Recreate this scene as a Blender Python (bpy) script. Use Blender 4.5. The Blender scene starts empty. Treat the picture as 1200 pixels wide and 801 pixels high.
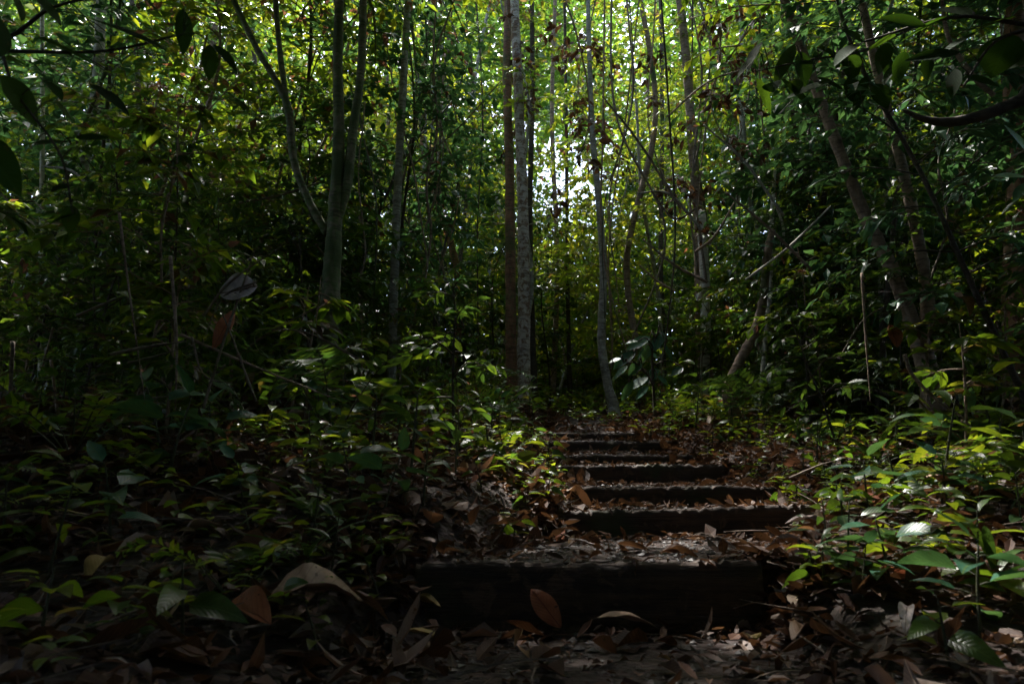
import bpy, math, numpy as np
from mathutils import Vector, Matrix
PI = math.pi
R = math.radians
rng = np.random.default_rng(7)
scn = bpy.context.scene
COL = scn.collection

# ------------------------------------------------------------------ camera
CAM = np.array([0.0, 0.0, 0.42]); PITCH = R(12.7); FPX = 800.0
FW = np.array([0, math.cos(PITCH), math.sin(PITCH)]); UP = np.array([0, -math.sin(PITCH), math.cos(PITCH)])
def P(px, py, Y):
    """world point seen at photo pixel px,py whose world y is Y"""
    d = FW + (px-600)/FPX*np.array([1.0, 0, 0]) + (400.5-py)/FPX*UP
    return CAM + d*(Y/d[1])
def proj(p):
    v = np.asarray(p) - CAM
    z = v @ FW
    return 600+FPX*v[0]/z, 400.5-FPX*(v @ UP)/z, z
cd = bpy.data.cameras.new('camera'); cam = bpy.data.objects.new('camera', cd); COL.objects.link(cam)
cam.location = CAM; cam.rotation_euler = (PI/2+PITCH, 0, 0)
cd.sensor_width = 36; cd.lens = 24; cd.clip_start = 0.05; cd.clip_end = 1000
cd.dof.use_dof = True; cd.dof.focus_distance = 6.5; cd.dof.aperture_fstop = 5.0
scn.camera = cam

# ------------------------------------------------------------------ terrain
# step: y, z_bottom, z_top, x_left, x_right, roll (rise of right end)
STEPS = [(2.30, 0.00, 0.212, -0.31, 0.80, 0.0),
         (3.40, 0.22, 0.345, 0.22, 1.46, 0.035),
         (4.15, 0.355, 0.475, 0.34, 1.56, 0.0),
         (4.90, 0.490, 0.630, 0.33, 1.50, 0.01),
         (5.60, 0.655, 0.745, 0.30, 1.46, 0.0),
         (6.30, 0.790, 0.910, 0.24, 1.46, 0.0),
         (7.00, 0.965, 1.045, 0.26, 1.25, 0.0)]
def sstep(a, b, x):
    t = np.clip((x-a)/(b-a), 0, 1); return t*t*(3-2*t)
_py = [-50, 0]; _pz = [0, 0]
for s in STEPS:
    _py += [s[0]-0.001, s[0]+0.03]; _pz += [s[1], s[2]-0.006]
_py += [7.6, 10.5, 16, 30, 60, 600]; _pz += [1.13, 1.72, 2.3, 3.0, 4.0, 10]
_sy = [-600, -5, 0.4, 1.7, 2.15, 2.8, 3.7, 4.5, 5.2, 5.9, 6.6, 7.6, 10.5, 16, 30, 60, 600]
_sz = [-8, -0.1, 0.0, 0.05, 0.17, 0.24, 0.34, 0.47, 0.62, 0.76, 0.92, 1.13, 1.72, 2.3, 3.0, 4.0, 10]
_cy = [-5, 0, 1.6, 2.3, 2.9, 3.4, 4.1, 5.0, 6.3, 7.0, 9, 12, 30]
_cx = [.1, .1, .18, .27, .55, .84, .95, .93, .85, .76, .95, 1.3, 3]
_hw = [.66, .66, .58, .49, .50, .53, .53, .50, .50, .42, .40, .4, .4]
def wav(x, y):
    return (0.5*np.sin(1.7*x+.9*y+1)+.35*np.sin(-2.3*x+2.9*y)+.25*np.sin(5.1*x+1.3*y+2)+.2*np.sin(3.3*x-6.1*y)+.12*np.sin(11*x+7*y)+.1*np.sin(9*x-13*y+1))
def path_d(x, y):
    """signed distance outside the path edge"""
    return np.abs(x-np.interp(y, _cy, _cx)) - np.interp(y, _cy, _hw)
def terr(x, y):
    x = np.asarray(x, float); y = np.asarray(y, float)
    c = np.interp(y, _cy, _cx); w = np.interp(y, _cy, _hw)
    zs = np.interp(y, _sy, _sz); zp = np.interp(y, _py, _pz)
    dl = (c-w)-x; dr = x-(c+w)
    far = sstep(2.0, 3.0, y)*.7+.3
    bank = 0.16*far*sstep(0, .45, dl)+.10*far*np.clip(dl, 0, 4)**.9+0.08*far*sstep(0, .4, dr)+.10*far*np.clip(dr-.2, 0, 5)
    bank = bank - .02*np.clip(dl-6, 0, 600)-.02*np.clip(dr-7, 0, 600)
    k = sstep(-.06+.05*np.sin(7*y)+.03*np.sin(17*y+x), 0.20, np.maximum(dl, dr))
    k = np.where(y > 8.0, np.maximum(k, sstep(7.6, 8.4, y)), k)
    rough = 0.035*wav(x, y)*sstep(.1, .8, np.maximum(dl, dr))*far + .006*wav(3.1*x, 2.7*y)
    return zp*(1-k)+(zs+bank)*k + rough*np.clip(1-(np.hypot(x, y)-40)/100, 0, 1)

def mkmesh(name, V, F, uv=None, smooth=False):
    V = np.asarray(V, np.float32); F = np.asarray(F, np.int32)
    me = bpy.data.meshes.new(name); k = F.shape[1]
    me.vertices.add(len(V)); me.vertices.foreach_set('co', V.ravel())
    me.loops.add(F.size); me.loops.foreach_set('vertex_index', F.ravel())
    me.polygons.add(len(F)); me.polygons.foreach_set('loop_start', np.arange(0, F.size, k, dtype=np.int32))
    me.polygons.foreach_set('loop_total', np.full(len(F), k, np.int32))
    if uv is not None:
        l = me.uv_layers.new(name='UVMap'); l.data.foreach_set('uv', np.asarray(uv, np.float32)[F.ravel()].ravel())
    me.polygons.foreach_set('use_smooth', np.full(len(F), smooth, bool))
    me.update(calc_edges=True); me.validate()
    return me
def obj(name, me, mat=None, parent=None):
    if mat is not None and not me.materials: me.materials.append(mat)
    o = bpy.data.objects.new(name, me); COL.objects.link(o)
    if parent is not None: o.parent = parent
    return o
def tag(o, label=None, cat=None, group=None, kind=None):
    if label: o['label'] = label
    if cat: o['category'] = cat
    if group: o['group'] = group
    if kind: o['kind'] = kind
    return o
def empty(name, loc=(0, 0, 0), **k):
    o = bpy.data.objects.new(name, None); COL.objects.link(o); o.location = loc; o.empty_display_size = .1
    return tag(o, **k)
def copy_tree(o, parent=None):
    c = o.copy(); COL.objects.link(c)
    if parent is not None: c.parent = parent
    for ch in KIDS.get(o.name, []): copy_tree(ch, c)
    return c
KIDS = {}
def kid(name, me, mat, parent, label=None):
    o = obj(name, me, mat, parent); KIDS.setdefault(parent.name, []).append(o)
    if label: o['label'] = label
    return o

# ------------------------------------------------------------------ materials
def mat_new(name):
    m = bpy.data.materials.new(name); m.use_nodes = True; nt = m.node_tree; nt.nodes.clear()
    out = nt.nodes.new('ShaderNodeOutputMaterial')
    return m, nt, out
def N(nt, t, **k):
    n = nt.nodes.new(t)
    for a, v in k.items():
        if a.startswith('i_'):
            key = a[2:].replace('_', ' '); n.inputs[int(key) if key.isdigit() else key].default_value = v
        else: setattr(n, a, v)
    return n
def ramp(nt, stops, inp):
    r = nt.nodes.new('ShaderNodeValToRGB'); e = r.color_ramp.elements
    while len(e) < len(stops): e.new(0.5)
    for i, (p, c) in enumerate(stops): e[i].position = p; e[i].color = (*c, 1)
    nt.links.new(inp, r.inputs[0]); return r.outputs[0]
def mth(nt, op, a, b=None):
    n = nt.nodes.new('ShaderNodeMath'); n.operation = op
    for i, v in enumerate((a, b)):
        if v is None: continue
        if isinstance(v, (int, float)): n.inputs[i].default_value = v
        else: nt.links.new(v, n.inputs[i])
    return n.outputs[0]
def leaf_mat(name, stops, tstops, rough=.32, trans=.45, veins=True, spec=.7, holes=False, vein_c=(.10, .16, .04)):
    m, nt, out = mat_new(name); L = nt.links.new
    geo = N(nt, 'ShaderNodeNewGeometry'); oi = N(nt, 'ShaderNodeObjectInfo')
    r = mth(nt, 'FRACT', mth(nt, 'ADD', geo.outputs['Random Per Island'], mth(nt, 'MULTIPLY', oi.outputs['Random'], .37)))
    col = ramp(nt, stops, r); tcol = ramp(nt, tstops, r)
    pn = N(nt, 'ShaderNodeTexNoise', i_Scale=23.0, i_Detail=3.0)
    tc = N(nt, 'ShaderNodeTexCoord'); L(tc.outputs['Object'], pn.inputs['Vector'])
    mx = N(nt, 'ShaderNodeMix', data_type='RGBA', blend_type='MULTIPLY'); mx.inputs[0].default_value = .7
    L(col, mx.inputs[6]); L(ramp(nt, [(.3, (.45, .42, .4)), (.62, (1.25, 1.2, 1.1))], pn.outputs[0]), mx.inputs[7])
    col = mx.outputs[2]
    if veins:
        sn = N(nt, 'ShaderNodeTexNoise', i_Scale=48.0, i_Detail=2.0); L(tc.outputs['Object'], sn.inputs['Vector'])
        m3 = N(nt, 'ShaderNodeMix', data_type='RGBA'); L(ramp(nt, [(.66, (0, 0, 0)), (.70, (1, 1, 1))], sn.outputs[0]), m3.inputs[0]); L(col, m3.inputs[6]); m3.inputs[7].default_value = (.06, .035, .015, 1); col = m3.outputs[2]
    bs = N(nt, 'ShaderNodeBsdfPrincipled', i_Roughness=rough)
    bs.inputs['Specular IOR Level'].default_value = spec
    tr = N(nt, 'ShaderNodeBsdfTranslucent')
    if veins:
        sp = N(nt, 'ShaderNodeSeparateXYZ'); L(tc.outputs['UV'], sp.inputs[0])
        u = mth(nt, 'ABSOLUTE', mth(nt, 'SUBTRACT', sp.outputs[0], .5))
        mid = mth(nt, 'LESS_THAN', u, .022)
        ph = mth(nt, 'FRACT', mth(nt, 'SUBTRACT', mth(nt, 'MULTIPLY', sp.outputs[1], 9.0), mth(nt, 'MULTIPLY', u, 6.0)))
        side = mth(nt, 'LESS_THAN', ph, .10)
        vv = mth(nt, 'MAXIMUM', mid, mth(nt, 'MULTIPLY', side, .45))
        m2 = N(nt, 'ShaderNodeMix', data_type='RGBA'); L(vv, m2.inputs[0]); L(col, m2.inputs[6]); m2.inputs[7].default_value = (*vein_c, 1)
        col = m2.outputs[2]
        bp = N(nt, 'ShaderNodeBump', i_Strength=.16, i_Distance=.003)
        hb = mth(nt, 'ADD', mth(nt, 'SINE', mth(nt, 'MULTIPLY', ph, PI)), mth(nt, 'MULTIPLY', pn.outputs[0], .6))
        L(hb, bp.inputs['Height']); L(bp.outputs[0], bs.inputs['Normal']); L(bp.outputs[0], tr.inputs['Normal'])
    L(col, bs.inputs['Base Color']); L(tcol, tr.inputs['Color'])
    ms = N(nt, 'ShaderNodeMixShader'); ms.inputs[0].default_value = trans
    L(bs.outputs[0], ms.inputs[1]); L(tr.outputs[0], ms.inputs[2]); L(ms.outputs[0], out.inputs[0])
    return m
G = lambda a, b, c: (a, b, c)
M = {}
M['leaf'] = leaf_mat('leaf_green', [(0, G(.022, .062, .018)), (.4, G(.042, .095, .016)), (.75, G(.07, .12, .012)), (.88, G(.11, .15, .015)), (.93, G(.10, .05, .04)), (1, G(.08, .045, .045))],
                     [(0, G(.11, .21, .015)), (.45, G(.22, .34, .015)), (.87, G(.42, .47, .02)), (.93, G(.25, .10, .04)), (1, G(.16, .07, .05))])
M['leaf_dark'] = leaf_mat('leaf_dark_glossy', [(0, G(.018, .050, .025)), (.5, G(.03, .075, .03)), (1, G(.05, .10, .03))],
                     [(0, G(.06, .14, .02)), (.6, G(.12, .22, .02)), (1, G(.2, .3, .02))], rough=.32, trans=.30, spec=.5)
M['leaf_blue'] = leaf_mat('leaf_sky_tinted', [(0, G(.02, .08, .055)), (.6, G(.035, .115, .075)), (1, G(.05, .15, .09))],
                     [(0, G(.08, .2, .06)), (1, G(.14, .28, .06))], rough=.36, trans=.25, spec=.4)  # bluish base colour stands in for cyan sky reflections on leaf tops
M['leaf_yellow'] = leaf_mat('leaf_yellow_green', [(0, G(.07, .13, .018)), (.6, G(.11, .17, .02)), (1, G(.17, .20, .03))],
                     [(0, G(.22, .34, .02)), (.6, G(.38, .46, .03)), (1, G(.55, .48, .03))], trans=.5)
M['leaf_shade'] = leaf_mat('leaf_shaded_green', [(0, G(.010, .028, .010)), (1, G(.022, .05, .014))], [(0, G(.05, .12, .01)), (1, G(.10, .18, .01))], rough=.75, trans=.3, spec=.08, vein_c=(.02, .045, .015))  # green darkened to paint in the silhouette shade of the near overhanging leaves
M['canopy'] = leaf_mat('leaf_canopy', [(0, G(.02, .05, .02)), (.45, G(.05, .10, .03)), (.8, G(.09, .12, .02)), (.9, G(.10, .05, .04)), (1, G(.06, .12, .08))],
                     [(0, G(.10, .20, .02)), (.45, G(.17, .34, .04)), (.8, G(.34, .45, .03)), (.9, G(.2, .10, .05)), (1, G(.12, .26, .08))], trans=.5, veins=False)
M['dead'] = leaf_mat('dead_leaf', [(0, G(.020, .010, .007)), (.35, G(.05, .022, .014)), (.65, G(.10, .045, .028)), (.86, G(.14, .07, .045)), (.95, G(.30, .25, .23)), (1, G(.25, .15, .05))],
                     [(0, G(.10, .04, .015)), (1, G(.25, .12, .05))], rough=.6, trans=.18, vein_c=(.20, .12, .07), spec=.35)
M['dead_big'] = leaf_mat('dried_leaf_large', [(0, G(.15, .07, .045)), (.35, G(.26, .13, .08)), (.7, G(.34, .22, .15)), (1, G(.38, .30, .24))],
                     [(0, G(.2, .07, .03)), (1, G(.3, .15, .06))], rough=.55, trans=.18, vein_c=(.09, .045, .03), spec=.35)
M['dead_pale'] = leaf_mat('dried_leaf_pale', [(0, G(.64, .54, .56)), (1, G(.74, .64, .65))],
                     [(0, G(.3, .2, .15)), (1, G(.3, .2, .15))], rough=.6, trans=.12, vein_c=(.20, .11, .09), spec=.35)
M['dead_red'] = leaf_mat('dried_leaf_red', [(0, G(.42, .12, .05)), (1, G(.46, .16, .07))],
                     [(0, G(.4, .1, .05)), (1, G(.4, .12, .05))], rough=.5, trans=.2, vein_c=(.16, .04, .02), spec=.4)
M['dead_yellow'] = leaf_mat('dried_leaf_yellow', [(0, G(.38, .24, .06)), (1, G(.36, .27, .10))],
                     [(0, G(.4, .28, .05)), (1, G(.4, .3, .06))], rough=.5, trans=.2, vein_c=(.2, .11, .04), spec=.4)
def bark_mat(name, c1, c2, c3, patch=.5, scale=14, grain=(1, 1, .45), cuts=(.25, .25, 1.6), moss=(.05, .075, .02), mossamt=.0, band=30., rough=.85):
    m, nt, out = mat_new(name); L = nt.links.new
    tc = N(nt, 'ShaderNodeTexCoord'); mp = N(nt, 'ShaderNodeMapping'); L(tc.outputs['Object'], mp.inputs[0]); mp.inputs['Scale'].default_value = grain
    n1 = N(nt, 'ShaderNodeTexNoise', i_Scale=float(scale), i_Detail=6.0, i_Roughness=.65); L(mp.outputs[0], n1.inputs[0])
    n2 = N(nt, 'ShaderNodeTexNoise', i_Scale=float(scale*.9), i_Detail=4.0, i_Roughness=.6, i_Distortion=.6); L(tc.outputs['Object'], n2.inputs[0])
    n3 = N(nt, 'ShaderNodeTexNoise', i_Scale=1.6, i_Detail=4.0); L(tc.outputs['Object'], n3.inputs[0])
    wv = N(nt, 'ShaderNodeTexNoise', i_Scale=band, i_Detail=3.0, i_Roughness=.7)
    mp2 = N(nt, 'ShaderNodeMapping'); mp2.inputs['Scale'].default_value = cuts; L(tc.outputs['Object'], mp2.inputs[0]); L(mp2.outputs[0], wv.inputs[0])
    a = ramp(nt, [(.3, c1), (.62, c2)], n1.outputs[0])
    mx = N(nt, 'ShaderNodeMix', data_type='RGBA'); L(ramp(nt, [(patch, (0, 0, 0)), (patch+.07, (1, 1, 1))], n2.outputs[0]), mx.inputs[0]); L(a, mx.inputs[6]); mx.inputs[7].default_value = (*c3, 1)
    mb = N(nt, 'ShaderNodeMix', data_type='RGBA', blend_type='MULTIPLY'); mb.inputs[0].default_value = .8
    L(mx.outputs[2], mb.inputs[6]); L(ramp(nt, [(.38, (.35, .33, .32)), (.5, (1, 1, 1))], wv.outputs[0]), mb.inputs[7])
    mm = N(nt, 'ShaderNodeMix', data_type='RGBA'); L(ramp(nt, [(.62-mossamt*.5, (0, 0, 0)), (.72-mossamt*.5, (1, 1, 1))], n3.outputs[0]), mm.inputs[0]); L(mb.outputs[2], mm.inputs[6]); mm.inputs[7].default_value = (*moss, 1)
    b = N(nt, 'ShaderNodeBsdfPrincipled', i_Roughness=rough); L(mm.outputs[2], b.inputs['Base Color'])
    bp = N(nt, 'ShaderNodeBump', i_Strength=.8, i_Distance=.012)
    L(mth(nt, 'ADD', n1.outputs[0], mth(nt, 'MULTIPLY', wv.outputs[0], .8)), bp.inputs['Height']); L(bp.outputs[0], b.inputs['Normal'])
    L(b.outputs[0], out.inputs[0]); return m
M['bark_red'] = bark_mat('bark_reddish', (.13, .065, .035), (.28, .14, .08), (.16, .14, .06), .55, 16, mossamt=.15)
M['bark_pale'] = bark_mat('bark_lichen_pale', (.30, .25, .21), (.50, .45, .41), (.20, .13, .09), .50, 14, mossamt=.0)
M['bark_moss'] = bark_mat('bark_mossy', (.09, .08, .045), (.21, .19, .11), (.10, .13, .045), .46, 14, mossamt=.26)
M['bark_grey'] = bark_mat('bark_grey', (.16, .15, .12), (.34, .32, .28), (.42, .42, .38), .56, 16, mossamt=.05)
M['bark_brown'] = bark_mat('bark_brown', (.14, .09, .065), (.34, .24, .18), (.22, .19, .16), .62, 18, mossamt=.08)
M['bark_dark'] = bark_mat('bark_dark', (.035, .025, .018), (.08, .06, .045), (.10, .09, .07), .62, 18, mossamt=.1)
M['bark_white'] = bark_mat('bark_white_smooth', (.52, .47, .42), (.68, .62, .56), (.40, .38, .30), .66, 10, mossamt=-.1, band=14)
M['twig'] = bark_mat('twig_dry', (.10, .07, .05), (.24, .18, .14), (.20, .17, .13), .6, 30, mossamt=-.2)
M['stem'] = bark_mat('stem_green', (.03, .035, .012), (.06, .06, .022), (.08, .05, .03), .62, 30, mossamt=-.1, rough=.6)
M['timber'] = bark_mat('timber_wet', (.010, .006, .004), (.075, .040, .024), (.11, .062, .040), .57, 13, moss=(.03, .04, .012), mossamt=.14, band=26, rough=.7, grain=(.35, 1, 2.0), cuts=(.10, 1, 2.2))
def ground_mat():
    m, nt, out = mat_new('forest_soil'); L = nt.links.new
    tc = N(nt, 'ShaderNodeTexCoord')
    n1 = N(nt, 'ShaderNodeTexNoise', i_Scale=9.0, i_Detail=9.0, i_Roughness=.7); L(tc.outputs['Object'], n1.inputs[0])
    n2 = N(nt, 'ShaderNodeTexVoronoi', i_Scale=38.0); L(tc.outputs['Object'], n2.inputs[0])
    n3 = N(nt, 'ShaderNodeTexNoise', i_Scale=1.3, i_Detail=4.0); L(tc.outputs['Object'], n3.inputs[0])
    c = ramp(nt, [(.3, (.014, .006, .004)), (.5, (.036, .016, .010)), (.7, (.070, .034, .021))], n1.outputs[0])
    mx = N(nt, 'ShaderNodeMix', data_type='RGBA', blend_type='MULTIPLY'); mx.inputs[0].default_value = .3
    L(c, mx.inputs[6]); L(n2.outputs['Color'], mx.inputs[7])
    m2 = N(nt, 'ShaderNodeMix', data_type='RGBA'); L(ramp(nt, [(.55, (0, 0, 0)), (.7, (.6, .6, .6))], n3.outputs[0]), m2.inputs[0]); L(mx.outputs[2], m2.inputs[6]); m2.inputs[7].default_value = (.03, .038, .014, 1)
    b = N(nt, 'ShaderNodeBsdfPrincipled', i_Roughness=.75); L(m2.outputs[2], b.inputs['Base Color'])
    bp = N(nt, 'ShaderNodeBump', i_Strength=1.0, i_Distance=.03)
    L(mth(nt, 'ADD', n1.outputs[0], mth(nt, 'MULTIPLY', n2.outputs['Distance'], .5)), bp.inputs['Height']); L(bp.outputs[0], b.inputs['Normal'])
    L(b.outputs[0], out.inputs[0]); return m
M['soil'] = ground_mat()
def stone_mat():
    m, nt, out = mat_new('gravel_stone'); L = nt.links.new
    geo = N(nt, 'ShaderNodeNewGeometry')
    c = ramp(nt, [(0, (.018, .012, .010)), (.45, (.05, .034, .028)), (.8, (.075, .066, .070)), (1, (.16, .14, .13))], geo.outputs['Random Per Island'])
    b = N(nt, 'ShaderNodeBsdfPrincipled', i_Roughness=.55); L(c, b.inputs['Base Color']); 
    n = N(nt, 'ShaderNodeTexNoise', i_Scale=60.0, i_Detail=4.0); bp = N(nt, 'ShaderNodeBump', i_Strength=.5, i_Distance=.004); L(n.outputs[0], bp.inputs['Height']); L(bp.outputs[0], b.inputs['Normal'])
    L(b.outputs[0], out.inputs[0]); return m
M['stone'] = stone_mat()

# ------------------------------------------------------------------ geometry helpers
def nrm(a): return a/np.maximum(np.linalg.norm(a, axis=-1, keepdims=True), 1e-9)
def leaves(pos, d, n, L, W, fold=.25, droop=.15, rows=2, shape='ellip', ripple=0., curl=0., rg=rng):
    """vectorised leaf blades. shape: ellip, lance, ovate"""
    pos = np.atleast_2d(pos); K = len(pos); d = nrm(np.atleast_2d(d)); n = np.atleast_2d(n)
    s = nrm(np.cross(d, n)); n = nrm(np.cross(s, d))
    L = np.broadcast_to(L, K).astype(float); W = np.broadcast_to(W, K).astype(float)
    droop = np.broadcast_to(droop, K); fold = np.broadcast_to(fold, K); curl = np.broadcast_to(curl, K)
    if rows == 1: ts = [.45]
    else: ts = [(k+.6)/(rows+.6) for k in range(rows)]
    def prof(t):
        if shape == 'ellip': return math.sin(PI*t)**.75
        if shape == 'lance': return math.sin(PI*t**.8)**.9
        return math.sin(PI*t**.62)**.8
    T = [0]; X = [0]
    for t in ts:
        w = prof(t)
        T += [t, t, t]; X += [-w, 0, w]
    T.append(1.0); X.append(0)
    T = np.array(T); X = np.array(X); nv = len(T)
    F = []
    if True:
        F += [(0, 2, 1), (0, 3, 2)]
        for k in range(len(ts)-1):
            a = 1+3*k; b = a+3
            F += [(a, a+1, b+1), (a, b+1, b), (a+1, a+2, b+2), (a+1, b+2, b+1)]
        a = 1+3*(len(ts)-1); e = nv-1
        F += [(a, a+1, e), (a+1, a+2, e)]
    F = np.array(F)
    TT = T[None, :]; XX = X[None, :]
    L_ = L[:, None]; W_ = W[:, None]*.5
    Z = fold[:, None]*np.abs(XX)*W_ - droop[:, None]*TT**2*L_ + curl[:, None]*(XX*XX)*W_
    if ripple: Z = Z + ripple*L_*rg.normal(0, 1, (K, nv))
    Y = TT*L_*(1-.35*np.abs(droop[:, None])*TT)
    Xw = XX*W_*(1-.3*np.abs(curl[:, None]))
    V = pos[:, None, :]+d[:, None, :]*Y[..., None]+s[:, None, :]*Xw[..., None]+n[:, None, :]*Z[..., None]
    FF = (F[None]+(np.arange(K)*nv)[:, None, None]).reshape(-1, 3)
    uv = np.tile(np.stack([X*.5+.5, T], 1), (K, 1))
    return V.reshape(-1, 3), FF, uv
class Acc:
    def __init__(s): s.V = []; s.F = []; s.U = []; s.n = 0
    def add(s, V, F, U=None):
        if len(V) == 0: return
        s.V.append(V); s.F.append(F+s.n); s.U.append(U if U is not None else np.zeros((len(V), 2))); s.n += len(V)
    def mesh(s, name, smooth=False): return mkmesh(name, np.concatenate(s.V), np.concatenate(s.F), np.concatenate(s.U), smooth)
def spline(pts, n):
    pts = np.asarray(pts, float)
    if len(pts) == 2: 
        t = np.linspace(0, 1, n)[:, None]; return pts[0]*(1-t)+pts[1]*t
    P_ = np.vstack([2*pts[0]-pts[1], pts, 2*pts[-1]-pts[-2]]); out = []
    m = len(pts)-1
    for u in np.linspace(0, m-1e-6, n):
        i = int(u); t = u-i; a, b, c, d = P_[i:i+4]
        out.append(.5*((2*b)+(-a+c)*t+(2*a-5*b+4*c-d)*t*t+(-a+3*b-3*c+d)*t**3))
    return np.array(out)
def tube(pts, rad, seg=8, n=None, rough=0., rg=rng, knots=0.):
    """tapered limb along pts (spline), triangles"""
    pts = np.asarray(pts, float); n = n or max(3, 4*len(pts))
    C = spline(pts, n) if len(pts) > 1 else pts
    r = np.interp(np.linspace(0, 1, n), np.linspace(0, 1, len(rad)), rad)
    if knots: r = r*(1+knots*np.clip(rg.normal(0, 1, n), -1, 2))
    T = nrm(np.gradient(C, axis=0))
    ref = np.array([1.0, .13, .07]); 
    if abs(T[0] @ nrm(ref)) > .85: ref = np.array([.1, 1, .2])
    A = nrm(np.cross(T, ref)); B = np.cross(T, A)
    th = np.linspace(0, 2*PI, seg, endpoint=False)
    rr = r[:, None]*(1+rough*rg.normal(0, 1, (n, seg)))
    V = C[:, None]+rr[..., None]*(A[:, None]*np.cos(th)[None, :, None]+B[:, None]*np.sin(th)[None, :, None])
    V = V.reshape(-1, 3); F = []
    for i in range(n-1):
        a = i*seg+np.arange(seg); b = i*seg+(np.arange(seg)+1) % seg; c = b+seg; d = a+seg
        F += [np.stack([a, b, c], 1), np.stack([a, c, d], 1)]
    e0 = len(V); V = np.vstack([V, C[0], C[-1]+T[-1]*r[-1]])
    a = np.arange(seg); b = (a+1) % seg; o = (n-1)*seg
    F += [np.stack([b, a, np.full(seg, e0)], 1), np.stack([a+o, b+o, np.full(seg, e0+1)], 1)]
    return V, np.concatenate(F), None
def rvec(k, s=1., rg=rng): return rg.normal(0, s, (k, 3))

# ------------------------------------------------------------------ crowns
def branch_leaves(lf, wd, start, az, el, length, leaf, rg, twigs=3, r0=.012, density=1., wid=.42, rows=2, droopb=.25, shape='lance', flat=.25):
    """one limb with side twigs, alternate leaves hanging along all of them"""
    def shoot(p0, az, el, ln, r):
        d = np.array([math.cos(az)*math.cos(el), math.sin(az)*math.cos(el), math.sin(el)])
        p1 = p0+d*ln*.5+rg.normal(0, .03*ln, 3); p2 = p0+d*ln+np.array([0, 0, -droopb*ln])+rg.normal(0, .04*ln, 3)
        V, F, U = tube([p0, p1, p2], [r, r*.7, r*.25], seg=4, n=5); wd.add(V, F)
        return p0, p1, p2
    def put(p0, p1, p2, t0):
        ln = np.linalg.norm(p2-p0); k = max(3, int(density*ln*(1-t0)/(leaf*.38)))
        t = np.sort(rg.uniform(t0, 1, k)); t[-1] = 1
        pos = (1-t)[:, None]**2*p0+2*(t*(1-t))[:, None]*(2*p1-.5*p0-.5*p2)+(t*t)[:, None]*p2
        dr = nrm((p2-p0)[None])[0]; sd = nrm(np.cross(dr, [0, 0, 1.0])[None])[0]
        sg = np.where(np.arange(k) % 2 == 0, 1, -1)[:, None]*rg.uniform(.6, 1.3, (k, 1)); sg[-1] = 0
        dd = dr[None]*rg.uniform(.3, .9, (k, 1))+sd[None]*sg+rg.normal(0, .22, (k, 3))+np.array([0, 0, -.12])
        nn = np.array([[0, 0, 1.0]])+rg.normal(0, flat, (k, 3))
        Ls = leaf*rg.uniform(.55, 1.2, k)
        lf.add(*leaves(pos, dd, nn, Ls, Ls*wid*rg.uniform(.8, 1.15, k), fold=rg.uniform(.05, .5, k), droop=rg.uniform(0, .45, k), rows=rows, shape=shape, rg=rg))
    a = shoot(start, az, el, length, r0); put(*a, .35)
    for i in range(twigs):
        t = .25+.65*(i+.5)/twigs; q = a[0]*(1-t)+a[2]*t+np.array([0, 0, .25*droopb*length*math.sin(PI*t)])
        s = shoot(q, az+(1 if i % 2 else -1)*rg.uniform(.5, 1.0), el+rg.normal(-.05, .2), length*rg.uniform(.3, .55), r0*.5); put(*s, .15)
def sapling_meshes(h, r, leaf, spread, nb, seed, start=.3, twigs=3, bend=.06, wid=.42, rows=1, density=1., shape='lance'):
    rg = np.random.default_rng(seed); lf = Acc(); wd = Acc()
    n = 5; pts = [np.array([0, 0, -.1])]; off = np.zeros(2)
    for i in range(1, n+1):
        off = off+rg.normal(0, bend*h/n*1.2, 2); pts.append(np.array([off[0], off[1], h*i/n]))
    wd.add(*tube(pts, [r*1.25, r, r*.85, r*.65, r*.3], seg=7, n=26, rough=.04, rg=rg))
    C = spline(pts, 60)
    for i in range(nb):
        t = start+(1-start)*(i+rg.uniform(0, 1))/nb; c = C[min(59, int(t*59))]
        ln = spread*(1.05-.6*abs(t-.55)/.6)*rg.uniform(.6, 1.2)*(1.1-.5*t)
        branch_leaves(lf, wd, c, i*2.4+rg.normal(0, .4), rg.uniform(-.05, .6), ln, leaf, rg, twigs=twigs, r0=.006+.35*r*(1-t)*.6, density=density, wid=wid, rows=rows, shape=shape)
    return wd.mesh('trunk', True), lf.mesh('crown')
def clump_crown(rx, ry, rz, nclump, per, leaf, seed, hole=.0, rows=1):
    rg = np.random.default_rng(seed); u = nrm(rg.normal(0, 1, (nclump, 3)))*rg.uniform(.35, 1, (nclump, 1))**.5
    c = u*np.array([rx, ry, rz]); cr = rg.uniform(.09, .2, nclump)*min(rx, 4)
    pos = (c[:, None]+rg.normal(0, 1, (nclump, per, 3))*cr[:, None, None]*np.array([1, 1, .45])).reshape(-1, 3); K = len(pos)
    d = rg.normal(0, 1, (K, 3)); d[:, 2] = d[:, 2]*.35-.2; nn = np.array([[0, 0, 1.]])+rg.normal(0, .45, (K, 3))
    Ls = leaf*rg.uniform(.6, 1.3, K)
    return c, leaves(pos, d, nn, Ls, Ls*.45, fold=.2, droop=.15, rows=rows)

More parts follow.
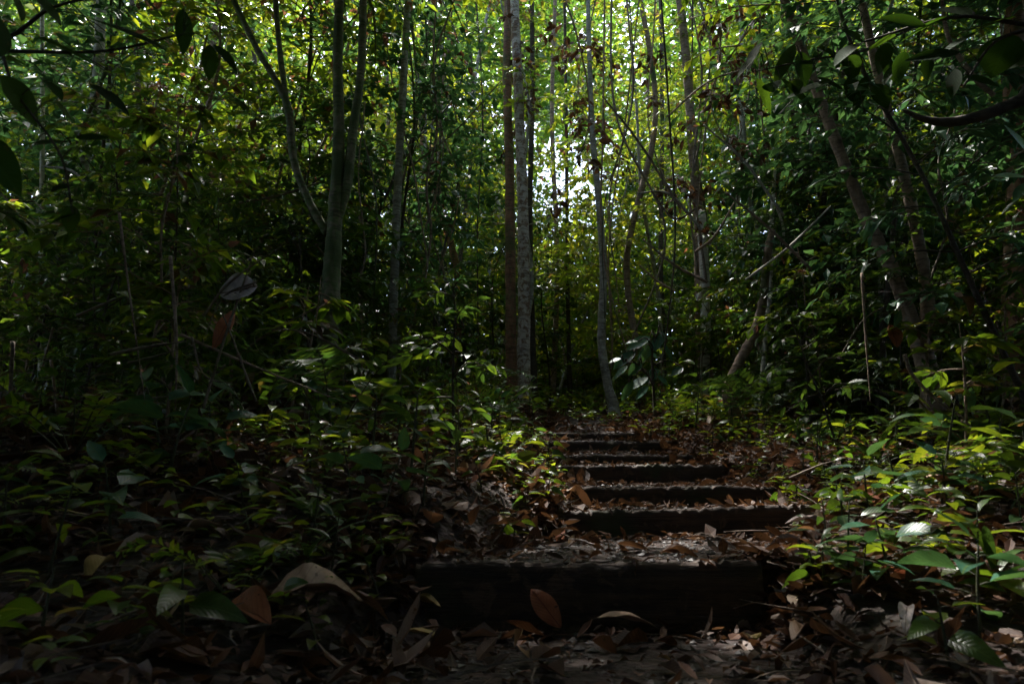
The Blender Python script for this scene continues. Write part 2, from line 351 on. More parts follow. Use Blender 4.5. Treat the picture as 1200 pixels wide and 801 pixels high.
# ------------------------------------------------------------------ ground (one sheet)
def axis(a, b, st, far):
    c = list(np.arange(a, b+1e-6, st)); g = st; x = b; hi = []
    while x < far: g *= 1.35; x += g; hi.append(x)
    g = st; x = a; lo = []
    while x > -far: g *= 1.35; x -= g; lo.append(x)
    return np.array(lo[::-1]+c+hi)
gx = axis(-4, 5, .045, 500); gy = axis(.2, 9, .035, 500)
XX, YY = np.meshgrid(gx, gy); ZZ = terr(XX, YY)
nx, ny = len(gx), len(gy); idx = np.arange(nx*ny).reshape(ny, nx)
q = np.stack([idx[:-1, :-1], idx[:-1, 1:], idx[1:, 1:], idx[1:, :-1]], -1).reshape(-1, 4)
g = obj('ground', mkmesh('ground', np.stack([XX, YY, ZZ], -1).reshape(-1, 3), q, smooth=True), M['soil']); g['kind'] = 'structure'

# ------------------------------------------------------------------ steps: worn timber boards
ORD = ['lowest', 'second', 'third', 'fourth', 'fifth', 'sixth', 'topmost']
SLAB = ['lowest and widest dark wooden step board, nearest to the camera',
        'second wooden step board from the bottom, its right end slightly higher',
        'third wooden step board from the bottom, behind the tilted second one',
        'fourth wooden step board from the bottom, tall face and a small yellow leaf by it',
        'fifth wooden step board from the bottom, a low dark strip',
        'sixth wooden step board from the bottom, just below the topmost',
        'topmost wooden step board, short and low, edge littered with pale leaves']
def board(x0, x1, y, z0, z1, roll, seed):
    rg = np.random.default_rng(seed); n = 70; th = .055
    xs = np.linspace(x0, x1, n); prof = [(0, 0), (0, .25), (0, .5), (0, .75), (.0, .93), (.010, 1.0), (th*.5, 1.0), (th-.008, .995), (th, .95), (th, 0)]
    V = []
    wob = np.cumsum(rg.normal(0, .003, n)); wob -= np.linspace(0, wob[-1], n)
    top = rg.normal(0, .0022, n)+.003*np.sin(np.linspace(0, 9, n)+seed)-np.where(rg.uniform(0, 1, n) < .12, .012, 0)
    for i, x in enumerate(xs):
        for (a, b) in prof:
            zt = z1+roll*(x-x0)/(x1-x0)+top[i]
            zb = z0-.05
            V.append((x, y+a-.012+wob[i]+rg.normal(0, .0018), zb+(zt-zb)*b+(rg.normal(0, .0015))))
    V = np.array(V); m = len(prof); F = []
    for i in range(n-1):
        for j in range(m):
            a = i*m+j; b = i*m+(j+1) % m; F += [(a, b, b+m), (a, b+m, a+m)]
    for e in (0, (n-1)*m):
        for j in range(1, m-1): F.append((e, e+j, e+j+1) if e else (e, e+j+1, e+j))
    return V, np.array(F)
for i, s in enumerate(STEPS):
    V, F = board(s[3], s[4], s[0], s[1], s[2], s[5], 50+i)
    o = obj('wooden_step', mkmesh('wooden_step', V, F, smooth=True), M['timber'])
    tag(o, SLAB[i], 'step', 'wooden steps up the path')

# ------------------------------------------------------------------ litter (stuff) and gravel (stuff)
def in_step_face(x, y):
    r = np.zeros(len(x), bool)
    for s in STEPS: r |= (y > s[0]-.05) & (y < s[0]+.05) & (x > s[3]-.03) & (x < s[4]+.03)
    return r
def scatter(k, x0, x1, y0, y1, rg=rng):
    x = rg.uniform(x0, x1, k); y = rg.uniform(y0, y1, k); m = ~in_step_face(x, y); return x[m], y[m]
def litter(k, x0, x1, y0, y1, lo, hi, rows, edge=False):
    x, y = scatter(k, x0, x1, y0, y1)
    if edge:
        pd = path_d(x, y); keep = rng.uniform(0, 1, len(x)) < np.where(pd < -.12, .13, 1.0); x, y = x[keep], y[keep]
    K = len(x); z = terr(x, y)+rng.uniform(.002, .03, K)
    a = rng.uniform(0, 2*PI, K); d = np.stack([np.cos(a), np.sin(a), rng.normal(.02, .14, K)], 1)
    nn = np.array([[0, 0, 1.]])+rng.normal(0, .22, (K, 3)); Ls = rng.uniform(lo, hi, K)
    return leaves(np.stack([x, y, z], 1), d, nn, Ls, Ls*rng.uniform(.28, .55, K), fold=rng.normal(.3, .4, K), droop=rng.normal(.05, .35, K), curl=rng.normal(.2, .5, K), rows=rows, shape='ellip')
A = Acc()
A.add(*litter(48000, -4, 5, .4, 10, .025, .09, 2, True))
A.add(*litter(9000, -3, 4, .3, 5, .012, .035, 1))
A.add(*litter(9000, -3.5, 4.5, .5, 9.5, .08, .16, 3, True))
A.add(*litter(16000, -16, 16, 6, 24, .06, .16, 1))
A.add(*litter(5000, -16, 16, -8, 4, .06, .14, 1))
for s_ in STEPS:
    for xe in (s_[3], s_[4]):
        sg = -1 if xe == s_[3] else 1; q = 260; x = xe+sg*np.abs(rng.normal(.04, .13, q)); y = s_[0]+rng.normal(0, .14, q); z = terr(x, y)+rng.uniform(.005, .04, q); a = rng.uniform(0, 6.28, q)
        Ls = rng.uniform(.03, .09, q); A.add(*leaves(np.stack([x, y, z], 1), np.stack([np.cos(a), np.sin(a), rng.normal(0, .2, q)], 1), np.array([[0, 0, 1.]])+rng.normal(0, .35, (q, 3)), Ls, Ls*.45, fold=.3, droop=rng.normal(.1, .3, q), curl=rng.normal(.2, .5, q), rows=3))
for s_ in STEPS:     # debris lying over the board edges and banked against the faces
    for (q, ya, yb, zt) in ((46, -.012, .10, None), (150, -.16, -.01, 0)):
        x = rng.uniform(s_[3], s_[4], q); y = s_[0]+rng.uniform(ya, yb, q); f = (x-s_[3])/(s_[4]-s_[3])
        z = (s_[2]+s_[5]*f+rng.uniform(.004, .012, q)) if zt is None else terr(x, y)+rng.uniform(.002, .025, q)
        a = rng.uniform(0, 6.28, q); Ls = np.exp(rng.uniform(math.log(.018), math.log(.085), q))
        A.add(*leaves(np.stack([x, y, z], 1), np.stack([np.cos(a), np.sin(a), rng.normal(0, .15, q)], 1), np.array([[0, 0, 1.]])+rng.normal(0, .25, (q, 3)), Ls, Ls*rng.uniform(.25, .5, q), fold=.2, droop=rng.normal(.1, .3, q), curl=rng.normal(.2, .5, q), rows=3))
o = obj('leaf_litter', A.mesh('leaf_litter'), M['dead']); tag(o, 'brown dried leaf litter covering the forest floor', 'litter', kind='stuff')
rg_ = np.random.default_rng(77); A = Acc(); xt, yt = scatter(2600, -3.2, 4.2, .8, 9, rg_)
for x, y in zip(xt, yt):
    pdd = float(path_d(x, y))
    if pdd < -.1 and rg_.uniform() < .6: continue
    z = float(terr(x, y)); a = rg_.uniform(0, 6.28); l = math.exp(rg_.uniform(math.log(.06), math.log(.45))); up = rg_.uniform(-.02, .25 if pdd > .2 else .04); r_ = .0012+l*.006*rg_.uniform(.5, 1.3)
    p0 = np.array([x, y, z+.012]); p1 = p0+np.array([math.cos(a), math.sin(a), up])*l
    A.add(*tube([p0, (p0+p1)/2+rg_.normal(0, .08*l, 3)*np.array([1, 1, .4])+[0, 0, .01], p1], [r_, r_*.8, r_*.3], seg=3, n=5))
o = obj('twig_litter', A.mesh('twig_litter'), M['twig']); tag(o, 'small dry twigs and rootlets strewn over the ground', 'twigs', kind='stuff')
ico = np.array([(0, 0, 1), (.9, 0, .1), (.28, .85, .15), (-.72, .53, .1), (-.72, -.53, .12), (.28, -.85, .08), (0, 0, -.6)])
icf = np.array([(0, 1, 2), (0, 2, 3), (0, 3, 4), (0, 4, 5), (0, 5, 1), (6, 2, 1), (6, 3, 2), (6, 4, 3), (6, 5, 4), (6, 1, 5)])
def pebbles(k, x0, x1, y0, y1, lo, hi):
    x, y = scatter(k, x0, x1, y0, y1); m = path_d(x, y) < .12; x, y = x[m], y[m]; K = len(x)
    s = np.exp(rng.uniform(math.log(lo), math.log(hi), K)); z = terr(x, y)+s*.15
    a = rng.uniform(0, 2*PI, K); V = ico[None]*(1+rng.normal(0, .17, (K, 7, 1)))*np.array([1, .75, .5])
    ca, sa = np.cos(a)[:, None], np.sin(a)[:, None]
    V = np.stack([V[..., 0]*ca-V[..., 1]*sa, V[..., 0]*sa+V[..., 1]*ca, V[..., 2]], -1)*s[:, None, None]+np.stack([x, y, z], 1)[:, None]
    return V.reshape(-1, 3), (icf[None]+(np.arange(K)*7)[:, None, None]).reshape(-1, 3)
A = Acc(); A.add(*pebbles(9000, -.8, 1.8, .6, 7.5, .004, .013)); A.add(*pebbles(1500, -.8, 1.8, .6, 7.5, .012, .028))
o = obj('gravel', A.mesh('gravel'), M['stone']); tag(o, 'dark damp gravel and grit on the path treads', 'gravel', kind='stuff')

# ------------------------------------------------------------------ trees drawn from the photo
ANCH = []   # landmarks used in labels: (phrase, px, py, y)
def photo_tree(name, label, mat, limbs, depth, height, crown=None, part='trunk', cat='tree', seg=12, group=None, kids=()):
    """limbs: list of (points [(px,py,width_px[,depth])], extend) ; first is the trunk, base dropped to the ground"""
    b = limbs[0][0][0]; bp = P(b[0], b[1], depth); base = np.array([bp[0], bp[1], float(terr(bp[0], bp[1]))])
    root = empty(name, base, label=label, cat=cat, group=group)
    wd = Acc(); tips = []
    for li, (pts, ext) in enumerate(limbs):
        W = []; Rr = []
        for p in pts:
            Y = p[3] if len(p) > 3 else depth
            w = P(p[0], p[1], Y); W.append(w-base); Rr.append(p[2]*.5*Y/FPX*.98)
        if li == 0:
            W.insert(0, np.array([W[0][0], W[0][1], min(W[0][2], 0)-.12])) if W[0][2] > .03 else W.insert(0, W[0]-np.array([0, 0, .15]))
            Rr.insert(0, Rr[0]*1.4)
        if ext > 0:
            dlast = nrm((W[-1]-W[-2])[None])[0]
            dlast = nrm((dlast+np.array([0, 0, .8]))[None])[0]
            W.append(W[-1]+dlast*ext*.5+rng.normal(0, .05*ext, 3)); W.append(W[-1]+nrm((dlast+[0, 0, .4])[None])[0]*ext*.5); Rr += [Rr[-1]*.8, Rr[-1]*.4]
        wd.add(*tube(W, Rr, seg=seg, n=7*len(W), rough=.035, knots=.035)); tips.append((W[-1], W[max(0, len(W)-3)]))
    if crown:
        nb, spread, leaf, lm = crown; lf = Acc()
        for (tip, low) in tips[:len(tips)]:
            for i in range(nb):
                t = rng.uniform(0, 1); c = low*(1-t)+tip*t
                branch_leaves(lf, wd, c, i*2.4+rng.normal(0, .4), rng.uniform(0, .6), spread*rng.uniform(.6, 1.1), leaf, rng, twigs=4, r0=.02, rows=1)
        kid('crown', lf.mesh('crown'), M[lm], root)
    kid(part, wd.mesh(part, True), M[mat], root)
    px, py, z = proj(base+np.array([0, 0, .8]))
    return root
CR = (13, 1.7, .17, 'leaf')
photo_tree('tree', 'slim reddish-brown trunk, left one of the central pair beyond the steps', 'bark_red',
           [([(600, 484, 17), (599, 420, 14), (598, 300, 13), (597, 200, 12), (594, 90, 11), (592, -40, 11)], 5.)], 9.3, 9, CR)
photo_tree('tree', 'pale lichen-blotched trunk, right one of the central pair beyond the steps', 'bark_pale',
           [([(615, 488, 19), (614, 430, 16), (614, 320, 15), (612, 220, 14), (608, 120, 13), (603, 0, 12), (601, -60, 11)], 5.)], 9.0, 9, CR)
photo_tree('tree', 'thin dark trunk close behind the right side of the central pair', 'bark_dark',
           [([(628, 478, 9), (624, 400, 8), (621, 250, 7), (624, 100, 7), (622, -40, 6)], 2.)], 10.2, 9, CR)
photo_tree('tree', 'thick mossy dark tree on the left that splits into three stems', 'bark_moss',
           [([(379, 500, 27), (382, 430, 25), (388, 340, 23), (392, 265, 20), (397, 160, 15), (396, 60, 13), (402, -50, 12)], 2.5),
            ([(384, 275, 11), (362, 235, 10), (345, 190, 10), (338, 130, 11), (326, 100, 9), (300, 55, 8), (270, -10, 7), (255, -60, 6)], 1.5),
            ([(336, 120, 7), (328, 60, 7.5), (323, 0, 7), (322, -50, 6)], 1.),
            ([(395, 262, 11), (407, 215, 13), (414, 150, 12), (423, 80, 11), (427, -50, 9)], 2.)], 5.6, 8, (12, 1.8, .17, 'leaf'))
photo_tree('tree', 'straight slender grey trunk with pale patches right of the mossy forked tree', 'bark_grey',
           [([(458, 505, 12), (460, 400, 11), (463, 300, 11), (467, 200, 10.5), (472, 110, 10), (478, 0, 9), (480, -60, 8)], 4.5)], 7.2, 8, CR)
photo_tree('tree', 'slim smooth grey-green trunk bending slightly, standing right behind the topmost step', 'bark_grey',
           [([(719, 476, 14), (712, 450, 11.5), (705, 400, 10.5), (707, 320, 9.5), (702, 240, 8.5), (694, 150, 7.5), (690, 40, 6.5), (688, -50, 6)], 4.5)], 9.1, 8, CR)
photo_tree('tree', 'smooth whitish trunk right of centre, brownish and vine-wrapped higher up', 'bark_white',
           [([(826, 440, 11), (827, 390, 12), (825, 310, 12), (821, 250, 12)], 0)], 9.2, 4, None)
t = photo_tree('tree', 'crooked brown leafless stub curving up right of the whitish trunk', 'bark_brown',
           [([(858, 480, 17), (853, 458, 13), (866, 425, 12.5), (884, 390, 12), (894, 350, 11), (899, 300, 10), (905, 270, 8)], 0)], 7.0, 3, None)
photo_tree('tree', 'thin bare pale pole with a small broken fork, behind the crooked stub', 'bark_white',
           [([(892, 462, 5), (897, 400, 5.5), (902, 340, 6), (904, 270, 6), (906, 230, 5), (908, 200, 4)], 0), ([(903, 300, 4), (915, 288, 4), (918, 268, 3.5), (909, 240, 3)], 0)], 7.3, 3, None)
photo_tree('tree', 'leaning brown tree on the right forked low into a wide V', 'bark_brown',
           [([(1096, 500, 30), (1090, 450, 25), (1080, 408, 24), (1066, 372, 19), (1045, 315, 17), (1018, 262, 16), (985, 180, 14.5), (955, 100, 13), (930, 30, 12), (908, -40, 11)], 2.5),
            ([(1078, 405, 17), (1087, 370, 17), (1084, 325, 15), (1074, 270, 14), (1056, 190, 13), (1038, 120, 12), (1020, 50, 11), (1003, -50, 10)], 4.5)], 5.2, 7, (7, 2.0, .18, 'leaf'))
photo_tree('liana', 'thick dark liana sweeping in from the right edge high among the leaves', 'bark_dark',
           [([(1240, 100, 16), (1195, 118, 16), (1155, 134, 15), (1115, 143, 13), (1085, 140, 9), (1060, 130, 5)], 0)], 3.6, 3, None, part='stem', cat='liana')
t = photo_tree('tree', 'dark reddish trunk cut by the right edge of the view', 'bark_red',
           [([(1196, 430, 36), (1192, 330, 32), (1196, 200, 30), (1190, 80, 28), (1196, -60, 24)], 2.)], 5.8, 8, CR)
# more slender trunks in the middle distance
MID = [(515, 500, 518, -40, 9, 11, 'bark_red', 'thin reddish stem between the slender grey trunk and the central pair'),
       (549, 470, 545, -40, 5, 12, 'bark_dark', 'very thin dark stem left of the central pair'),
       (576, 460, 583, -40, 5, 13, 'bark_grey', 'very thin grey stem nearest the left of the central pair'),
       (648, 460, 652, -40, 6, 12, 'bark_brown', 'thin brown stem just right of the central pair'),
       (668, 470, 660, -40, 5, 11, 'bark_dark', 'thin dark stem left of the bending grey-green trunk'),
       (758, 455, 744, -40, 8, 10, 'bark_brown', 'thin brown trunk left of the whitish trunk'),
       (778, 450, 772, -40, 6, 12, 'bark_dark', 'thin dark trunk close left of the whitish trunk'),
       (438, 470, 440, -40, 5, 10, 'bark_brown', 'thin brown stem right of the mossy forked tree'),
       (492, 470, 500, -40, 5, 12, 'bark_grey', 'thin grey stem right of the slender pale-patched trunk'),
       (60, 460, 120, -40, 16, 8, 'bark_grey', 'grey trunk leaning right at the far left'),
       (48, 480, 50, -40, 6, 7.5, 'bark_white', 'thin pale straight stem at the far left'),
       (232, 480, 262, -40, 9, 9, 'bark_brown', 'slanting brown trunk behind the curled pale leaf'),
       (296, 470, 280, -40, 6, 10, 'bark_dark', 'thin dark trunk left of the mossy forked tree'),
       (163, 480, 150, -40, 7, 9, 'bark_dark', 'thin dark trunk left of the curled pale leaf'),
       (938, 470, 925, -40, 8, 9.5, 'bark_dark', 'thin dark trunk left of the V-shaped tree'),
       (975, 470, 990, -40, 6, 9, 'bark_brown', 'thin brown trunk behind the V-shaped tree'),
       (1132, 470, 1120, -40, 11, 8, 'bark_brown', 'brown trunk right of the V-shaped tree'),
       (1165, 470, 1165, -40, 9, 9, 'bark_grey', 'grey trunk behind the dark liana on the right'),
       (862, 460, 868, -40, 6, 11, 'bark_grey', 'thin grey trunk far behind the crooked stub')]
for (x0, y0, x1, y1, w, Y, m, lab) in MID:
    dx = rng.normal(0, 17)
    photo_tree('tree', lab, m, [([(x0, y0, w*1.25), (x0*.7+x1*.3+dx, y0*.7+y1*.3, w), (x0*.35+x1*.65-dx, y0*.35+y1*.65, w*.95), (x1, y1, w*.85)], 4.5)], Y, 8, (8, 1.5, .16, 'leaf'), seg=8, group='slender trunks in the middle distance')
# upper brown part of the vine wrapped tree, same tree further up
photo_tree('tree', 'brown trunk wrapped in vines rising behind the top of the whitish trunk', 'bark_brown',
           [([(820, 330, 13), (819, 260, 13), (812, 180, 12), (806, 90, 12), (796, -10, 11), (790, -60, 10)], 4.5)], 9.45, 9, CR)

# ------------------------------------------------------------------ automatic labels for repeats
LAND = [('the mossy forked tree', 385, 330), ('the slender grey trunk', 463, 360), ('the central trunk pair', 608, 380), ('the bending grey-green trunk', 706, 380),
        ('the whitish trunk', 826, 370), ('the crooked brown stub', 872, 420), ('the V-shaped tree', 1070, 380), ('the curled pale leaf', 282, 345),
        ('the lowest step', 690, 690), ('the second step', 800, 615), ('the third step', 780, 580), ('the topmost steps', 700, 515), ('the far left edge', 20, 400), ('the bottom left corner', 60, 740),
        ('the far right edge', 1180, 420), ('the bottom right corner', 1140, 740), ('the dark liana', 1140, 130), ('the top left leaves', 100, 100)]
PENDING = []
def later(o, look, cat, group): PENDING.append((o, look, cat, group)); o['category'] = cat; o['group'] = group
def ordinal(i, n):
    W = ['', 'second', 'third', 'fourth', 'fifth', 'sixth', 'seventh', 'eighth', 'ninth', 'tenth', 'eleventh', 'twelfth', 'thirteenth', 'fourteenth', 'fifteenth', 'sixteenth', 'seventeenth', 'eighteenth', 'nineteenth', 'twentieth']
    if i == 0: return 'leftmost'
    if i == n-1: return 'rightmost'
    if i < n/2 and i < 20: return W[i]+' from left'
    j = n-1-i
    return W[min(j, 19)]+' from right'
def finish_labels():
    cells = {}
    for (o, look, cat, group) in PENDING:
        px, py, z = proj(np.array(o.matrix_basis.translation)+np.array([0, 0, .1]))
        best = min(LAND, key=lambda l: ((l[1]-px)/1.0)**2+((l[2]-py)*1.2)**2)
        dx, dy = px-best[1], py-best[2]
        if 'edge' in best[0] or 'corner' in best[0] or 'leaves' in best[0]: rel = 'near'
        elif abs(dx) > 22 and abs(dx) > .4*abs(dy): rel = 'right of' if dx > 0 else 'left of'
        elif dy > 0: rel = 'below'
        else: rel = 'above'
        cells.setdefault((look, rel, best[0]), []).append((px, o))
    for (look, rel, land), it in cells.items():
        it.sort(key=lambda a: a[0]); n = len(it)
        for i, (px, o) in enumerate(it):
            o['label'] = f'{look} {rel} {land}' if n == 1 else ' '.join(f'{look} {rel} {land}, {ordinal(i, n)}'.split()[:16])

# ------------------------------------------------------------------ understory trees (copied)
def make_proto(name, wm, lm, wood, leafmat, parts=('trunk', 'crown')):
    r = empty(name); kid(parts[0], wm, M[wood], r); kid(parts[1], lm, M[leafmat], r); return r
SAP = []
specs = [(5.5, .020, .16, 1.25, 34, 'leaf', 'bark_brown', .14), (7.5, .028, .14, 1.5, 40, 'leaf', 'bark_grey', .2), (4.0, .015, .17, 1.05, 26, 'leaf_yellow', 'bark_brown', .12),
         (6.5, .024, .20, 1.4, 32, 'leaf_blue', 'bark_dark', .2), (3.0, .012, .16, .95, 24, 'leaf_dark', 'bark_dark', .08), (8.5, .032, .15, 1.8, 46, 'leaf_yellow', 'bark_grey', .25), (2.2, .010, .15, .8, 20, 'leaf', 'bark_brown', .06)]
LOOKS = ['mid-green understory tree', 'tall fine-leaved understory tree', 'yellow-green sapling', 'large-leaved blue-green understory tree', 'dark glossy sapling', 'tall yellow-green understory tree', 'small leafy sapling']
for i, (h, r, lf, sp, nb, lm, wm, st) in enumerate(specs):
    w, l = sapling_meshes(h, r, lf, sp, nb, 100+i, start=st, twigs=6, density=1.2, bend=.13, wid=[.42, .34, .5, .46, .4, .36, .55][i], shape=['lance', 'ellip', 'ovate', 'ovate', 'lance', 'lance', 'ovate'][i])
    SAP.append([make_proto('understory_tree' if h > 4.5 else 'sapling', w, l, wm, lm), False])
def put_copy(proto, loc, rz, s, look, cat, group):
    if not proto[1]: o = proto[0]; proto[1] = True
    else: o = copy_tree(proto[0])
    o.location = loc; o.rotation_euler = (rng.normal(0, .07), rng.normal(0, .07), rz); o.scale = (s, s, s)
    later(o, look, cat, group); return o
def near_any(x, y, pts, d): return any((x-a)**2+(y-b)**2 < d*d for a, b in pts)
placed = []
KEEP = [(610, 42, 9.0), (463, 48, 7.1), (706, 30, 9.0), (826, 36, 9.0), (872, 50, 6.9), (385, 100, 5.5), (905, 26, 7.2), (1065, 90, 5.1), (1010, 80, 5.1), (960, 40, 5.1)]
def try_sap(x, y, k, s, mind):
    px = 600+800*x/y
    if abs(px-690) < 75 and specs[k][0]*s > 4.5 and y > 8 and rng.uniform() < .75: return False
    if any(y < Y-.1 and abs(px-a) < b+ (55 if specs[k][0] > 2.5 else 25) for a, b, Y in KEEP): return False
    if near_any(x, y, placed, mind): return False
    placed.append((x, y)); put_copy(SAP[k], (x, y, float(terr(x, y))-.02), rng.uniform(0, 6.28), s, LOOKS[k], 'tree' if specs[k][0] > 4.5 else 'sapling', 'leafy understory trees and saplings'); return True
# wedge in view, 6.5 - 20 m
cnt = 0
for t in range(9000):
    if cnt >= 205: break
    y = rng.uniform(6.2, 19)**1.0; lim = y*.85+1; x = rng.uniform(-lim, lim)
    px = 600+800*x/y
    if y < 9.5 and 560 < px < 800: continue          # the open corridor above the steps
    if y < 8 and path_d(x, y) < .7: continue
    k = rng.choice(7, p=[.16, .14, .14, .14, .16, .12, .14]) 
    if y < 9 and k in (5, 2): k = 3
    if try_sap(x, y, k, rng.uniform(.8, 1.15), .55+.02*y): cnt += 1
# near flanks
for (x, y, k, s) in [(-2.4, 5.2, 4, .9), (-1.9, 6.4, 6, 1), (-3.0, 3.0, 4, .8), (-2.2, 3.9, 6, .9), (-1.2, 7.2, 6, .8),
                     (3.6, 4.6, 3, .8), (2.9, 6.2, 4, .8), (3.2, 3.4, 4, .8), (4.2, 4.0, 3, .8), (2.4, 7.4, 6, 1.), (3.9, 6.9, 4, .9), (-3.6, 7.2, 4, .9), (-2.7, 7.8, 4, 1.1)]:
    try_sap(x, y, k, s, .3)
cb = 0
for t in range(3000):
    if cb >= 48: break
    y = rng.uniform(4.2, 10.5); x = rng.uniform(-.9*y, .9*y)
    if path_d(x, y) < (1.1 if y < 7.6 else .5) or (y > 7.6 and abs(600+800*x/y-690) < 110): continue
    if try_sap(x, y, rng.choice([4, 6, 2] if y > 8 else [4, 6, 4], p=[.4, .4, .2]), rng.uniform(.6, 1.05), .32): cb += 1
# ------------------------------------------------------------------ distant forest mass
def mass(k, r0, r1, zmax, leaf, a0=-1.25, a1=1.25, seed=5, gaps=True):
    rg = np.random.default_rng(seed)
    nc = k//40; a = rg.uniform(a0, a1, nc); r = rg.uniform(r0, r1, nc)
    x = r*np.sin(a); y = r*np.cos(a); h = zmax*rg.uniform(0, 1, nc)**1.25
    z = terr(x, y)+h
    px = 600+800*x/np.maximum(y, 1); el = (z-.42)/r
    # sky openings
    g_ = np.sin(px*.021+1.3)*np.sin(el*11+px*.008)+.55*np.sin(px*.06+el*23)
    keep = (el < .30) | (g_ > -.70+.9*(el-.5)) 
    if not gaps: keep[:] = True
    gap = gaps & (((px-682)**2/58**2+(el-.47)**2/.12**2 < 1) | ((px-430)**2/40**2+(el-.74)**2/.06**2 < 1) | ((px-225)**2/35**2+(el-.7)**2/.06**2 < 1) | ((px-1120)**2/30**2+(el-.62)**2/.05**2 < 1)) & (rg.uniform(0, 1, nc) < .94)
    keep &= ~gap
    c = np.stack([x, y, z], 1)[keep]; nc = len(c)
    pos = (c[:, None]+rg.normal(0, 1, (nc, 40, 3))*np.array([.75, .75, .42])*(r0/20+.4)).reshape(-1, 3); K = len(pos)
    d = rg.normal(0, 1, (K, 3)); d[:, 2] = d[:, 2]*.35-.2; nn = np.array([[0, 0, 1.]])+rg.normal(0, .5, (K, 3)); Ls = leaf*np.exp(rg.normal(0, .35, K))
    return leaves(pos, d, nn, Ls, Ls*.5, fold=.2, droop=.15, rows=1)
A = Acc(); A.add(*mass(250000, 15, 25, 15, .25, seed=5)); A.add(*mass(150000, 25, 40, 26, .42, seed=6)); A.add(*mass(90000, 9, 15, 11, .34, 1.45, 4.83, seed=8, gaps=False))  # last mass: unseen ring added behind the viewpoint to block light
o = obj('distant_forest', A.mesh('distant_forest'), M['canopy']); tag(o, 'far wall of backlit yellow-green forest foliage behind all the trunks, plus an added shading ring behind the viewpoint', 'forest', kind='stuff')
# ------------------------------------------------------------------ tall trees added around and behind the viewpoint to shade the foreground
def added_shade_tree(seed, h, rx, rz):
    rg = np.random.default_rng(seed); wd = Acc(); c, L_ = clump_crown(rx, rx, rz, 190, 66, .26, seed)
    wd.add(*tube([(0, 0, -.2), (rg.normal(0, .1), 0, h*.4), (0, rg.normal(0, .15), h*.75), (0, 0, h+rz*.5)], [.2, .15, .12, .05], seg=10, n=24, rough=.03))
    for q in c[::4]: wd.add(*tube([(0, 0, h*.8), q*.5+[0, 0, h], q+[0, 0, h]], [.05, .03, .01], seg=4, n=6))
    V, F, U = L_; lf = Acc(); lf.add(V+np.array([0, 0, h]), F, U)
    r = empty('added_shade_tree'); kid('trunk', wd.mesh('trunk', True), M['bark_brown'], r); kid('crown', lf.mesh('crown'), M['canopy'], r); return [r, False]
CT = [added_shade_tree(300, 9.5, 3.2, 1.7), added_shade_tree(301, 12, 3.8, 2.0), added_shade_tree(302, 8, 2.8, 1.6)]
for i, (x, y, k, s) in enumerate([(-3.5, -1.5, 0, 1), (2.6, -2.5, 1, 1), (-1.2, -5, 2, 1), (5.6, .6, 2, 1), (4.4, 4.6, 2, 1.0), (4.9, 3.4, 0, 1.05), (-3.3, 2.7, 0, 1.0), (-2.2, .9, 2, .9), (2.4, .8, 2, .9), (-3.7, 3.6, 2, .95), (3.5, 3.8, 2, .95), (.2, -.9, 2, .85), (-1.6, -2, 2, 1), (1.8, -1.6, 2, .95), (3.0, 2.2, 2, .9), (-2.8, 2.1, 2, .85), (1.1, .0, 2, .8), (-6, 3.2, 2, 1), (6.5, 4.2, 0, 1), (-5.2, -4, 1, 1), (6, -4, 0, 1),
                                  (-9.5, 1.5, 1, 1), (9.5, 1.5, 1, 1), (-4.4, 3.6, 2, 1.1), (.3, -2.2, 2, 1.1), (-2.2, -3.6, 1, 1), (3.8, -.6, 2, 1.05), (-4.6, 1.6, 2, 1.1), (4.8, 2.8, 2, 1.1), (2, -6, 0, 1), (-7, -1, 0, 1), (7.5, -1.5, 0, 1), (0, -9, 1, 1)]):
    put_copy(CT[k], (x, y, float(terr(x, y))-.05), rng.uniform(0, 6.28), s, 'added tall shade tree', 'tree', 'added trees shading the viewpoint')

# ------------------------------------------------------------------ ground plants
def plant_broad(seed, h, nl, leaf, wid, tilt=.35, shape='ovate', rows=4):
    rg = np.random.default_rng(seed); st = Acc(); lf = Acc(); bx, by = rg.normal(0, .12*h, 2)
    pts = [(0, 0, -.03), (bx*.4, by*.4, h*.5), (bx, by, h)]; st.add(*tube(pts, [.0045+.006*h, .004+.004*h, .002+.002*h], seg=5, n=8)); C = spline(pts, 30)
    for i in range(nl):
        t = .25+.75*(i+1)/nl; c = C[int(t*29)]; az = i*2.4+rg.normal(0, .3); el = rg.uniform(-.1, .5)+.35*(t > .9)
        d = np.array([math.cos(az)*math.cos(el), math.sin(az)*math.cos(el), math.sin(el)]); pl = leaf*rg.uniform(.12, .35); e = c+d*pl
        st.add(*tube([c, (c+e)/2+[0, 0, .005], e], [.002, .0017, .0012], seg=4, n=4))
        L_ = leaf*rg.uniform(.6, 1.15)*(.75+.4*math.sin(PI*t)); n = np.array([0, 0, 1.])+rg.normal(0, tilt, 3)
        lf.add(*leaves(e, d, n, L_, L_*wid*rg.uniform(.85, 1.1), fold=rg.uniform(.1, .45), droop=rg.uniform(.15, .6), rows=rows, shape=shape, ripple=.012, rg=rg))
    return st.mesh('stem', True), lf.mesh('foliage', True)
